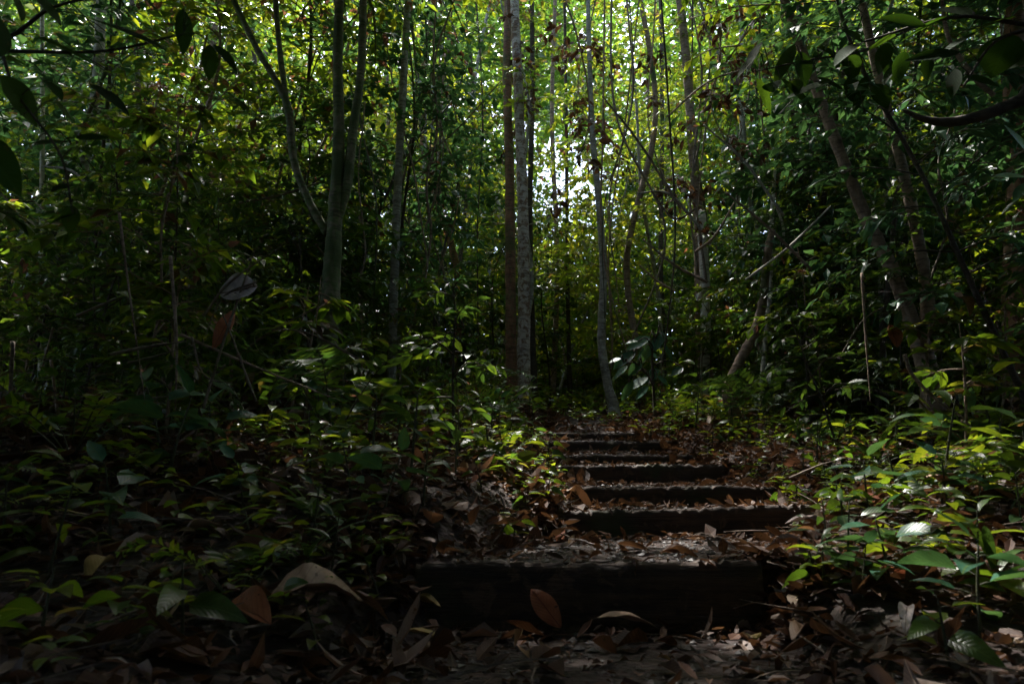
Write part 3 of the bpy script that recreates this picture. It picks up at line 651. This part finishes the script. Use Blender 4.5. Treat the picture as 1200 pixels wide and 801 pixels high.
def plant_pinnate(seed, nf, fl, leaf, wid):
    rg = np.random.default_rng(seed); st = Acc(); lf = Acc()
    for i in range(nf):
        az = i*2*PI/nf+rg.normal(0, .35); ln = fl*rg.uniform(.7, 1.15); el = rg.uniform(.6, 1.15)
        d = np.array([math.cos(az)*math.cos(el), math.sin(az)*math.cos(el), math.sin(el)]); o2 = np.array([math.cos(az), math.sin(az), 0])
        pts = [np.zeros(3), d*ln*.5, d*ln*.75+o2*ln*.15-np.array([0, 0, .03*ln]), d*ln*.85+o2*ln*.38-np.array([0, 0, .2*ln])]
        st.add(*tube(pts, [.004, .003, .002, .001], seg=4, n=12)); C = spline(pts, 40); k = 13; ts = np.linspace(.28, .97, k)
        for sgn in (-1, 1):
            ii = (ts*39).astype(int); c = C[ii]; tg = nrm(C[np.minimum(ii+1, 39)]-C[ii-1]); sd = nrm(np.cross(tg, [0, 0, 1.]))*sgn
            L_ = leaf*np.sin(PI*(.12+.85*(ts-.28)/.69))**.6*rg.uniform(.85, 1.1, k)
            lf.add(*leaves(c, sd+tg*.45+rg.normal(0, .08, (k, 3)), nrm(np.cross(sd*sgn, tg))*sgn*1.+rg.normal(0, .12, (k, 3))+[0, 0, .4], L_, L_*wid, fold=.15, droop=rg.uniform(.1, .4, k), rows=2, shape='lance', rg=rg))
    return st.mesh('stem', True), lf.mesh('foliage', True)
def plant_strap(seed, nl, ln, w):
    rg = np.random.default_rng(seed); st = Acc(); lf = Acc(); st.add(*tube([(0, 0, -.03), (0, 0, .05), (0, 0, .1)], [.008, .006, .003], seg=5, n=4))
    for i in range(nl):
        az = i*2.4+rg.normal(0, .3); el = rg.uniform(.5, 1.25); d = np.array([math.cos(az)*math.cos(el), math.sin(az)*math.cos(el), math.sin(el)])
        lf.add(*leaves(np.array([0, 0, .04]), d, np.array([-math.cos(az)*math.sin(el), -math.sin(az)*math.sin(el), math.cos(el)])+rg.normal(0, .15, 3), ln*rg.uniform(.6, 1.1), w*rg.uniform(.8, 1.1), fold=.35, droop=rg.uniform(.3, .9), rows=7, shape='lance', rg=rg))
    return st.mesh('stem', True), lf.mesh('foliage', True)
def plant_shrub(seed, h, leaf, nb, spread):
    w, l = sapling_meshes(h, .009, leaf, spread, nb, seed, start=.15, twigs=2, rows=3, wid=.40, density=.8, shape='lance'); return w, l
PL = []
def addp(name, meshes, lm, look, cat, wt, wood='stem'):
    PL.append(dict(p=[make_proto(name, meshes[0], meshes[1], wood, lm, ('stem', 'foliage')), False], look=look, cat=cat, wt=wt))
addp('seedling', plant_broad(1, .22, 6, .13, .46), 'leaf', 'green broad-leaved seedling', 'seedling', 1.2)
addp('seedling', plant_broad(2, .35, 8, .16, .36, shape='lance'), 'leaf_dark', 'dark lance-leaved seedling', 'seedling', 1.1)
addp('seedling', plant_broad(3, .14, 5, .10, .5), 'leaf_yellow', 'small yellow-green seedling', 'seedling', 1.2)
addp('leafy_plant', plant_broad(4, .5, 9, .24, .34, shape='lance'), 'leaf', 'tall plant with long drooping leaves', 'plant', .9)
addp('leafy_plant', plant_broad(5, .3, 7, .2, .42), 'leaf_blue', 'blue-green broad-leaved plant', 'plant', .8)
addp('fern', plant_pinnate(6, 6, .5, .09, .28), 'leaf', 'arching green fern', 'fern', .7)
addp('fern', plant_pinnate(7, 5, .75, .16, .22), 'leaf_dark', 'large dark fern', 'fern', .5)
addp('strap_plant', plant_strap(8, 9, .5, .035), 'leaf_dark', 'dark strap-leaved tuft', 'plant', .6)
addp('strap_plant', plant_strap(9, 7, .45, .06), 'leaf_dark', 'broad strap-leaved plant', 'plant', .25)
addp('shrub', plant_shrub(10, .95, .16, 9, .38), 'leaf', 'waist-high leafy shrub', 'shrub', .8, 'bark_brown')
addp('shrub', plant_shrub(11, 1.3, .13, 12, .45), 'leaf_dark', 'dark bushy shrub', 'shrub', .8, 'bark_dark')
ptsP = []
def put_plant(k, x, y, s=1., rz=None):
    q = PL[k]; ptsP.append((x, y))
    put_copy(q['p'], (x, y, float(terr(x, y))-.01), rng.uniform(0, 6.28) if rz is None else rz, s, q['look'], q['cat'], 'undergrowth plants beside the path')
wts = np.array([q['wt'] for q in PL])
def fill(n, x0, x1, y0, y1, mind, small=False, pdmin=.12, smul=1.):
    c = 0
    for t in range(n*30):
        if c >= n: break
        x = rng.uniform(x0, x1); y = rng.uniform(y0, y1)
        if abs(x) > y*.86+.3: continue
        if path_d(x, y) < pdmin or near_any(x, y, ptsP, mind) or (abs(x+.42) < .3 and y < 1.75): continue
        w = wts.copy()
        if small or path_d(x, y) < .35: w[[3, 5, 6, 8, 9, 10]] = 0; w[7] *= .4
        if y < 3.6: w[[6, 9, 10]] = 0; w[3] *= .5
        put_plant(rng.choice(len(PL), p=w/w.sum()), x, y, rng.uniform(.75, 1.2)*smul*(.72 if y < 2.7 else 1)); c += 1
fill(64, -2.6, .2, 1.4, 4.6, .16)
fill(30, -1.0, .3, 2.3, 7, .1, small=True, pdmin=.0, smul=.75)
fill(24, 1.0, 2.2, 2.3, 7, .1, small=True, pdmin=.0, smul=.75)
fill(44, .9, 3.6, 1.5, 4.6, .16)
fill(50, -4.5, .3, 4.2, 7.5, .26)
fill(42, 1.3, 5.5, 4.2, 7.5, .26)
fill(60, -7, 7, 7.5, 10.5, .3, pdmin=-2)
for (x, y, k, s) in [(-.52, 2.05, 1, .55), (-.46, 1.75, 2, .8), (.98, 2.1, 1, .7), (1.12, 1.75, 4, .75), (.95, 1.6, 0, .7), (1.3, 2.0, 3, .5), (.93, 2.22, 2, .9), (1.02, 2.3, 1, .6), (.9, 2.12, 0, .6), (.97, 2.0, 4, .5), (-.4, 2.22, 0, .7), (-.5, 2.3, 2, .9), (-.38, 2.1, 2, .8), (-.62, 2.2, 1, .6)]: put_plant(k, x, y, s)
# low ground cover: uncountable small leaves
def cover(k, x0, x1, y0, y1, leaf, pd, hmax, rows=2):
    x, y = scatter(k, x0, x1, y0, y1); m = ((path_d(x, y) > pd) | (y > 8)) & ~((np.abs(x+.42) < .32) & (y < 1.75)); 
    m &= (wav(x*1.3, y*1.3)+rng.normal(0, .35, len(x)) > -.15); x, y = x[m], y[m]; K = len(x)
    z = terr(x, y); q = 5; h = rng.uniform(.03, hmax, K)
    pos = np.repeat(np.stack([x, y, z+h], 1), q, 0); pos[:, 2] -= np.tile(np.linspace(0, .4, q), K)*np.repeat(h, q)
    a = np.repeat(rng.uniform(0, 6.28, K), q)+np.tile(np.arange(q)*2.4, K); d = np.stack([np.cos(a), np.sin(a), rng.uniform(-.1, .5, K*q)], 1)
    Ls = np.repeat(rng.uniform(.6, 1.2, K), q)*leaf*rng.uniform(.8, 1.1, K*q)
    return leaves(pos, d, np.array([[0, 0, 1.]])+rng.normal(0, .3, (K*q, 3)), Ls, Ls*.45, fold=.25, droop=.3, rows=rows, shape='ovate')
A = Acc(); A.add(*cover(2300, -3.5, 4.5, 1.2, 7.5, .06, .10, .16, 3)); A.add(*cover(900, -3.5, 4.5, 1.4, 7.5, .11, .2, .25, 4)); A.add(*cover(5200, -9, 9, 6.6, 14, .10, .35, .35)); A.add(*cover(5200, -18, 18, 11, 24, .16, -5, .7, 1))
o = obj('ground_cover', A.mesh('ground_cover'), M['leaf']); tag(o, 'low mixed green ground cover growing over the forest floor', 'ground cover', kind='stuff')

# ------------------------------------------------------------------ vines, dry twigs
def vine(pts, w, Y, mat, look, name='hanging_vine', cat='vine', group='thin vines among the trees'):
    W = [P(p[0], p[1], p[2] if len(p) > 2 else Y) for p in pts]; b = W[0]
    me = mkmesh(name, *tube([q-b for q in W], ([w*.5*Y/FPX, w*.4*Y/FPX, w*.1*Y/FPX] if name == 'dry_twig' else [w*.5*Y/FPX, w*.5*Y/FPX, w*.3*Y/FPX]), seg=5, n=10*len(W), rough=.05, knots=.08)[:2], smooth=True)
    o = obj(name, me, M[mat]); o.location = b; later(o, look, cat, group); return o
for i in range(30):
    x = rng.choice([rng.uniform(20, 560), rng.uniform(640, 1180), rng.uniform(400, 560), rng.uniform(720, 860)]); Y = rng.uniform(6.5, 10); dx = rng.normal(0, 25)
    top = -60; bot = rng.uniform(260, 450)
    vine([(x+dx, top), (x+dx*.4+rng.normal(0, 22), top*.6+bot*.4), (x+rng.normal(0, 24), top*.3+bot*.7), (x+rng.normal(0, 18), bot)], rng.uniform(1.6, 3.4), Y, rng.choice(['twig', 'bark_brown', 'stem', 'bark_dark']), 'thin hanging vine')
for (a, b, c, w, Y, look) in [((828, 330), (812, 200), (795, -50), 3.5, 9.1, 'vine twisting on the whitish trunk'), ((818, 320), (822, 150), (806, -50), 3, 9.2, 'vine hugging the vine-wrapped trunk')]:
    vine([a, (a[0]-9, (a[1]+b[1])/2), b, (b[0]+10, (b[1]+c[1])/2), c], w, Y, 'twig', look)
for (pts, w, Y) in [([(498, 330), (505, 270), (500, 215), (512, 150), (508, 60), (515, -40)], 3, 7), ([(420, 330), (428, 300), (425, 260), (420, 200), (428, 120)], 2.6, 6.5),
                    ([(470, 140), (485, 200), (492, 250), (500, 300), (498, 330)], 2.4, 6.8), ([(1090, 330), (1110, 260), (1100, 190), (1120, 120), (1108, 20)], 3, 5)]:
    vine(pts, w, Y, 'twig', 'loose curving vine')
vine([(1165, 112), (1150, 100), (1135, 82), (1110, 40), (1100, -40)], 7, 3.9, 'bark_brown', 'thick brown vine joining the dark liana')
TW = [([(225, 520), (262, 400), (284, 335), (300, 290)], 4), ([(300, 470), (268, 385), (250, 345)], 3), ([(215, 470), (300, 400), (390, 350)], 4), ([(212, 392), (300, 430), (400, 470)], 4), ([(400, 558), (330, 520), (250, 475)], 4), ([(130, 415), (180, 405), (218, 400)], 5), ([(150, 425), (190, 415), (220, 405)], 3),
      ([(225, 395), (240, 440), (280, 450)], 3), ([(238, 370), (270, 330), (335, 285)], 4), ([(90, 370), (170, 335), (250, 300)], 4), ([(300, 330), (260, 350), (235, 410)], 3), ([(140, 250), (150, 330), (170, 470)], 4),
      ([(420, 420), (360, 390), (300, 385)], 3), ([(100, 500), (160, 470), (230, 462)], 4), ([(1010, 320), (1015, 400), (1020, 470)], 3.5), ([(1060, 415), (1070, 440), (1100, 470), (1130, 490)], 5), ([(925, 560), (960, 545), (985, 538)], 3),
      ([(560, 560), (545, 530), (550, 500)], 2.5), ([(600, 640), (590, 590), (575, 560)], 2.5), ([(200, 300), (207, 400), (205, 500)], 5), ([(60, 420), (70, 520), (60, 600)], 4), ([(15, 400), (12, 500), (20, 640)], 5)]
for pts, w in TW:
    Y = 3.0 if pts[0][0] in (238, 300, 225) else (rng.uniform(2.6, 4.4) if pts[0][1] < 600 else 3)
    vine(pts, w, Y, 'twig' if Y == 3.0 or rng.uniform() < .6 else 'bark_brown', 'dry slanting twig', name='dry_twig', cat='twig', group='dry twigs in the undergrowth')

for i in range(26):
    Y = rng.uniform(4.5, 8.5); x = rng.choice([rng.uniform(20, 540), rng.uniform(780, 1180)]); y = rng.uniform(120, 430); dx = rng.uniform(40, 110)*rng.choice([-1, 1]); dy = -rng.uniform(20, 140)
    vine([(x, y), (x+dx*.5, y+dy*.5+rng.normal(0, 14)), (x+dx, y+dy)], rng.uniform(2, 4), Y, rng.choice(['twig', 'bark_brown', 'bark_grey']), 'thin bare branch', name='bare_branch', cat='branch', group='bare branches among the foliage')
for i in range(10):
    x = rng.choice([rng.uniform(520, 860), rng.uniform(120, 1100)]); Y = rng.uniform(7.2, 9.6); bot = rng.uniform(90, 300); top = -70
    W = [P(x+rng.normal(0, 14), top+(bot-top)*t, Y) for t in (0, .35, .7, 1)]; b = W[0]; root = empty('dead_leaf_vine', b); wd = Acc(); lf = Acc(); C = spline([q-b for q in W], 60)
    wd.add(*tube([q-b for q in W], [.014, .011, .006], seg=5, n=30, knots=.08))
    for j in range(9):
        branch_leaves(lf, wd, C[int(rng.uniform(12, 59))], rng.uniform(0, 6.28), rng.uniform(-.9, .1), rng.uniform(.2, .5), .14, rng, twigs=3, r0=.006, wid=.45, droopb=.5, flat=.7, rows=2)
    kid('stem', wd.mesh('stem', True), M['bark_brown'], root); kid('foliage', lf.mesh('foliage'), M['dead'], root); later(root, 'hanging vine with brown dead leaves', 'vine', 'vines hung with dead leaves')

# ------------------------------------------------------------------ overhanging near foliage, leaf by leaf
def near_spray(label, stems, lvs, mat, name='overhanging_branch', cat='branch'):
    b = P(stems[0][0][0], stems[0][0][1], stems[0][0][2]); root = empty(name, b, label=label, cat=cat)
    wd = Acc(); lf = Acc()
    SP = np.concatenate([spline([P(*p[:3])-b for p in s], 40) for s in stems])
    for s in stems: wd.add(*tube([P(*p[:3])-b for p in s], [p[3]*.5*p[2]/FPX for p in s], seg=6, n=5*len(s), knots=.04))
    for (x0, y0, x1, y1, w, Y) in lvs:
        a = P(x0, y0, Y); e = P(x1, y1, Y+rng.normal(0, .06)); d = e-a; L_ = np.linalg.norm(d)
        view = nrm((CAM-a)[None])[0]; n = view*.6+np.array([0, 0, .8])+rng.normal(0, .2, 3)
        q_ = SP[np.argmin(np.linalg.norm(SP-(a-b), axis=1))]; wd.add(*tube([q_, (q_+a-b)/2+np.array([0, 0, .01*Y]), a-b], [.0012*Y, .001*Y, .0007*Y], seg=4, n=6))
        lf.add(*leaves(a-b, d, n, L_, w*Y/FPX*1.15, fold=rng.uniform(.1, .35), droop=rng.uniform(.0, .12), rows=7, shape='lance'))
    kid('branch', wd.mesh('branch', True), M['bark_dark'], root); kid('foliage', lf.mesh('foliage', True), M[mat], root); return root
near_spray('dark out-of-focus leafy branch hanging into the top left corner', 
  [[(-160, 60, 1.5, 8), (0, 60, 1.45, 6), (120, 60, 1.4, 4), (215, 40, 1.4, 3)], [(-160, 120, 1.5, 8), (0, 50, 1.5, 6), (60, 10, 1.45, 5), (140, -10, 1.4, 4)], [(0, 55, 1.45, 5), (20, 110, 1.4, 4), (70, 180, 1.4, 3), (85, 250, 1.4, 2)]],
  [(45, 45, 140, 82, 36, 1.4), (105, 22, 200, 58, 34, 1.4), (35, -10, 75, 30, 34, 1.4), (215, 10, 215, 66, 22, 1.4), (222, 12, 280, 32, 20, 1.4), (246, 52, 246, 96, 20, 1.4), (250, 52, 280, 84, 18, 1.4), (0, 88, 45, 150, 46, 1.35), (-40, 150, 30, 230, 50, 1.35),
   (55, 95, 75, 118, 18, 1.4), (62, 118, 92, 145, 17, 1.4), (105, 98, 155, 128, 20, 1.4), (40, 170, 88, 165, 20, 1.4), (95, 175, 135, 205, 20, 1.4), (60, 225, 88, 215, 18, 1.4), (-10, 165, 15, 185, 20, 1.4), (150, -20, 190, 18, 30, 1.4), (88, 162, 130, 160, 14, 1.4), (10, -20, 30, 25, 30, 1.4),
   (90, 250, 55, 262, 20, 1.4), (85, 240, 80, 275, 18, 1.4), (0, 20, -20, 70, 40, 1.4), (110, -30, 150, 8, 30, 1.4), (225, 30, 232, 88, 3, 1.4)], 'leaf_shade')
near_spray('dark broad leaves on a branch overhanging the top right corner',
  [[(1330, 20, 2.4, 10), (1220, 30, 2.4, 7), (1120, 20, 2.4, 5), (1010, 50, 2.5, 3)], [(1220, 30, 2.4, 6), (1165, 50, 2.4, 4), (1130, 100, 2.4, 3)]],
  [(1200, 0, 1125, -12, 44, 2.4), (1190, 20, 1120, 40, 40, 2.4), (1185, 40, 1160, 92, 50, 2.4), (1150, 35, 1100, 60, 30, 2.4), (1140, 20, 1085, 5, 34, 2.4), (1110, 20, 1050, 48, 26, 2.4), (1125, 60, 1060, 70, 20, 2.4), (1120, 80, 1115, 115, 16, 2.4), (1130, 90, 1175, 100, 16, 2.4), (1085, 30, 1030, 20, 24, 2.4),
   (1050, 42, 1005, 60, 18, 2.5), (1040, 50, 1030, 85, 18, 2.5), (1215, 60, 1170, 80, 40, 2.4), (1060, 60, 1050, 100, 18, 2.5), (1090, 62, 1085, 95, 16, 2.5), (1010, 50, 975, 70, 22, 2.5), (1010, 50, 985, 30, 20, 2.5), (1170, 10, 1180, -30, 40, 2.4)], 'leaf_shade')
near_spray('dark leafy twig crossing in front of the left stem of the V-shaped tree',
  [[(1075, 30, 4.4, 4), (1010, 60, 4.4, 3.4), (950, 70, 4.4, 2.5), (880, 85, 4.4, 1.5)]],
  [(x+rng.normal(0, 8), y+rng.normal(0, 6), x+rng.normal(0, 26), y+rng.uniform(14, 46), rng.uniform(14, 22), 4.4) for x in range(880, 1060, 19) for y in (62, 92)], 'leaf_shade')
near_spray('blue-green leaves sticking in from the right edge at mid height', 
  [[(1290, 190, 2.6, 6), (1230, 200, 2.6, 4), (1195, 208, 2.6, 3)]],
  [(1205, 208, 1163, 206, 16, 2.6), (1210, 212, 1186, 232, 16, 2.6), (1215, 190, 1180, 140, 12, 2.6), (1200, 230, 1170, 250, 14, 2.6)], 'leaf_blue')
near_spray('lit bluish plant with large pale leaves left of the whitish trunk', 
  [[(768, 490, 7.6, 4), (765, 440, 7.6, 3), (765, 410, 7.6, 2.5), (772, 385, 7.6, 2)], [(767, 450, 7.6, 2.5), (745, 425, 7.6, 2), (725, 430, 7.6, 1.5)]],
  [(762, 395, 733, 410, 14, 7.6), (765, 398, 752, 425, 13, 7.6), (775, 388, 768, 412, 14, 7.6), (745, 412, 716, 432, 13, 7.6), (764, 416, 772, 420, 12, 7.6), (772, 432, 752, 450, 14, 7.6), (760, 442, 730, 458, 13, 7.6), (752, 425, 735, 440, 12, 7.6), (800, 430, 786, 440, 10, 7.6), (775, 400, 790, 425, 10, 7.6), (748, 400, 730, 402, 9, 7.55), (756, 408, 744, 424, 9, 7.5), (736, 428, 718, 444, 9, 7.5), (728, 420, 712, 424, 8, 7.55), (742, 446, 728, 470, 9, 7.5), (770, 440, 784, 452, 9, 7.55), (778, 396, 796, 398, 9, 7.5), (760, 452, 744, 468, 9, 7.5)], 'leaf_blue', name='leafy_plant', cat='plant')

# ------------------------------------------------------------------ large fallen / caught leaves
def big_leaf(px, py, Y, ln, wd, az, el, mat, label, nrmv=(0, 0, 1), droop=.2, curl=.3, shape='ellip', ground=False, fold=.1, grp='large fallen leaves'):
    p = P(px, py, Y); rg = np.random.default_rng(int(px*7+py))
    if ground:
        # walk the ray to the terrain
        d = FW+(px-600)/FPX*np.array([1., 0, 0])+(400.5-py)/FPX*UP
        for t in np.arange(.8, 12, .01):
            q = CAM+d*t
            if q[2] <= float(terr(q[0], q[1])): break
        p = q+np.array([0, 0, .035 if py < 730 or px > 400 else .055])
    L_ = leaves(np.zeros(3), (math.cos(az)*math.cos(el), math.sin(az)*math.cos(el), math.sin(el)), nrmv, ln, ln*wd, fold=fold, droop=droop, curl=curl, rows=10, shape=shape, ripple=.010, rg=rg)
    V, F, U = L_; V = V-V.mean(0)
    if ground: V[:, 2] -= V[:, 2].min()*.9
    o = obj('dried_leaf', mkmesh('dried_leaf', V, F, U, True), M[mat]); o.location = p
    so = o.modifiers.new('thickness', 'SOLIDIFY'); so.thickness = .0012; so.offset = 0
    if label: tag(o, label, 'leaf')
    else: later(o, {'dead_big': 'large brown dried leaf', 'dead_pale': 'pale dried leaf', 'dead_red': 'reddish dried leaf', 'dead_yellow': 'yellowish dried leaf'}[mat], 'leaf', grp)
    return o
big_leaf(278, 338, 3.0, .19, .85, .15, .15, 'dead_pale', 'curled pale leaf with dark stripes caught high in the left undergrowth', nrmv=(.1, -1, .3), droop=-.15, curl=.35)
big_leaf(262, 385, 3.05, .24, .34, .9, 1.2, 'dead_red', 'rust-brown dead leaf hanging just below the curled pale leaf', nrmv=(.4, -1, .1), droop=.1, curl=.6)
big_leaf(1130, 352, 4.2, .24, .5, .2, .1, 'dead_big', 'crumpled brown leaf hung up right of the V-shaped tree', nrmv=(.1, -.6, .8), droop=.6, curl=.7)
big_leaf(1048, 392, 4.9, .20, .6, -1.2, -1.2, 'dead_red', 'rust-brown leaf stuck against the base of the V-shaped tree', nrmv=(0, -1, .2), curl=.3)
big_leaf(640, 712, 2.1, .145, .5, 2.75, .85, 'dead_red', 'upright red-brown leaf leaning on the face of the lowest step', nrmv=(-.15, -1, .45), droop=.12, curl=.35)
big_leaf(735, 750, 2, .20, .42, .15, .05, 'dead_big', 'large flat brown leaf lying on the gravel below the lowest step', ground=True)
big_leaf(497, 722, 2, .13, .34, -.5, .1, 'dead_yellow', 'olive-yellow curled leaf left on the gravel below the lowest step', ground=True, curl=.9)
big_leaf(495, 766, 1.6, .16, .3, -.1, 0, 'dead_yellow', 'ragged bright yellow leaf at the bottom of the path', ground=True)
big_leaf(885, 725, 2, .19, .36, .4, .2, 'dead_big', 'long brown leaf at the right end of the lowest step', ground=True)
big_leaf(883, 765, 1.7, .09, .6, 1.5, .1, 'dead_yellow', 'small olive leaf at the bottom right of the path', ground=True)
big_leaf(368, 735, 1.6, .27, .52, .5, .35, 'dead_big', 'biggest curled tan leaf at the bottom left beside the path', nrmv=(-.2, -.5, .8), ground=True, curl=.6, droop=.45)
big_leaf(285, 755, 1.5, .20, .5, 2.6, .3, 'dead_red', 'curled rust leaf left of the biggest tan leaf', nrmv=(.1, -.5, .8), ground=True, curl=.8)
big_leaf(940, 762, 1.8, .14, .4, .8, .3, 'dead_big', 'pinkish-brown curled leaf right of the path bottom', ground=True, curl=.9)
big_leaf(1115, 590, 3.2, .26, .42, .3, .1, 'dead_big', 'wide tan leaf half hidden in plants on the right bank', ground=True, droop=.4)
big_leaf(1105, 538, 3.8, .30, .36, .2, .05, 'dead_big', 'long pinkish leaf on the right bank', ground=True, droop=.4)
big_leaf(935, 522, 5., .22, .45, -.4, .1, 'dead_pale', 'pale grey fallen leaf right of the upper steps', ground=True, droop=.3)
big_leaf(657, 628, 3.1, .12, .36, 1.2, 1.0, 'dead_red', 'small reddish leaf standing on the left end of the first tread', nrmv=(-.3, -1, .3))
big_leaf(680, 648, 2.3, .10, .2, .05, 0, 'dead_pale', 'thin pale leaf on the edge of the lowest step', ground=True)
big_leaf(230, 640, 2.0, .12, .7, .5, .5, 'dead_big', 'round tan leaf under the seedlings on the lower left', ground=True, curl=.7)
big_leaf(112, 690, 1.8, .12, .6, 1.5, .6, 'dead_yellow', 'small yellowish curled leaf near the lower left edge', ground=True, curl=.8)
k = 0
for t in range(1200):
    if k >= 90: break
    x = rng.uniform(-2.2, 3.2); y = rng.uniform(1.3, 9.0)
    if in_step_face(np.array([x]), np.array([y]))[0] or abs(x) > .8*y: continue
    if path_d(np.array([x]), np.array([y]))[0] < -.2 and rng.uniform() < .7: continue
    z = float(terr(x, y)); ln = rng.uniform(.10, .22); px, py, _ = proj((x, y, z))
    if not (5 < px < 1195 and py < 795): continue
    mat = rng.choice(['dead_big', 'dead_pale', 'dead_red', 'dead_yellow'], p=[.58, .2, .15, .07]); rg = np.random.default_rng(900+k)
    a = rng.uniform(0, 6.28); V, F, U = leaves(np.zeros(3), (math.cos(a), math.sin(a), rng.uniform(0, .4)), np.array([0, 0, 1.])+rng.normal(0, .3, 3), ln, ln*rng.uniform(.3, .5), fold=rng.uniform(0, .4), droop=rng.uniform(-.1, .6), curl=rng.uniform(.1, .9), rows=7, ripple=.012, rg=rg)
    V[:, 2] -= V[:, 2].min()*.9
    o = obj('dried_leaf', mkmesh('dried_leaf', V, F, U, True), M[mat]); o.location = (x, y, z+.008)
    later(o, {'dead_big': 'large brown dried leaf', 'dead_pale': 'pale dried leaf', 'dead_red': 'reddish dried leaf', 'dead_yellow': 'yellowish dried leaf'}[mat], 'leaf', 'large fallen leaves'); k += 1

bpy.context.view_layer.update()
finish_labels()

# ------------------------------------------------------------------ light
SUN_EL, SUN_AZ = R(64), R(-20)      # azimuth from +Y towards +X
w = bpy.data.worlds.new('World'); scn.world = w; w.use_nodes = True; nt = w.node_tree
sky = nt.nodes.new('ShaderNodeTexSky'); sky.sky_type = 'NISHITA'; sky.sun_disc = False; sky.sun_elevation = SUN_EL; sky.sun_rotation = SUN_AZ; sky.dust_density = 2.5; sky.air_density = 1.0
hs = nt.nodes.new('ShaderNodeHueSaturation'); hs.inputs['Saturation'].default_value = 1.0; nt.links.new(sky.outputs[0], hs.inputs['Color']); nt.links.new(hs.outputs[0], nt.nodes['Background'].inputs[0]); nt.nodes['Background'].inputs[1].default_value = .15
sl = bpy.data.lights.new('sun', 'SUN'); sl.energy = 2.6; sl.angle = R(.6); sl.color = (1, .97, .90)
so = bpy.data.objects.new('sun', sl); COL.objects.link(so); so.location = (0, 0, 30)
dirv = Vector((math.sin(SUN_AZ)*math.cos(SUN_EL), math.cos(SUN_AZ)*math.cos(SUN_EL), math.sin(SUN_EL))); so.rotation_euler = dirv.to_track_quat('Z', 'Y').to_euler()
vs = scn.view_settings; vs.view_transform = 'Standard'; vs.look = 'None'; vs.gamma = 1; vs.use_curve_mapping = False; vs.exposure = 2.5
scn.render.engine = 'CYCLES'; cy = scn.cycles
cy.max_bounces = 6; cy.diffuse_bounces = 3; cy.glossy_bounces = 2; cy.transmission_bounces = 4; cy.use_denoising = True
cy.sample_clamp_indirect = 6; cy.caustics_reflective = False; cy.caustics_refractive = False
try:
    cy.denoiser = 'OPENIMAGEDENOISE'; cy.denoising_prefilter = 'ACCURATE'
except Exception: pass
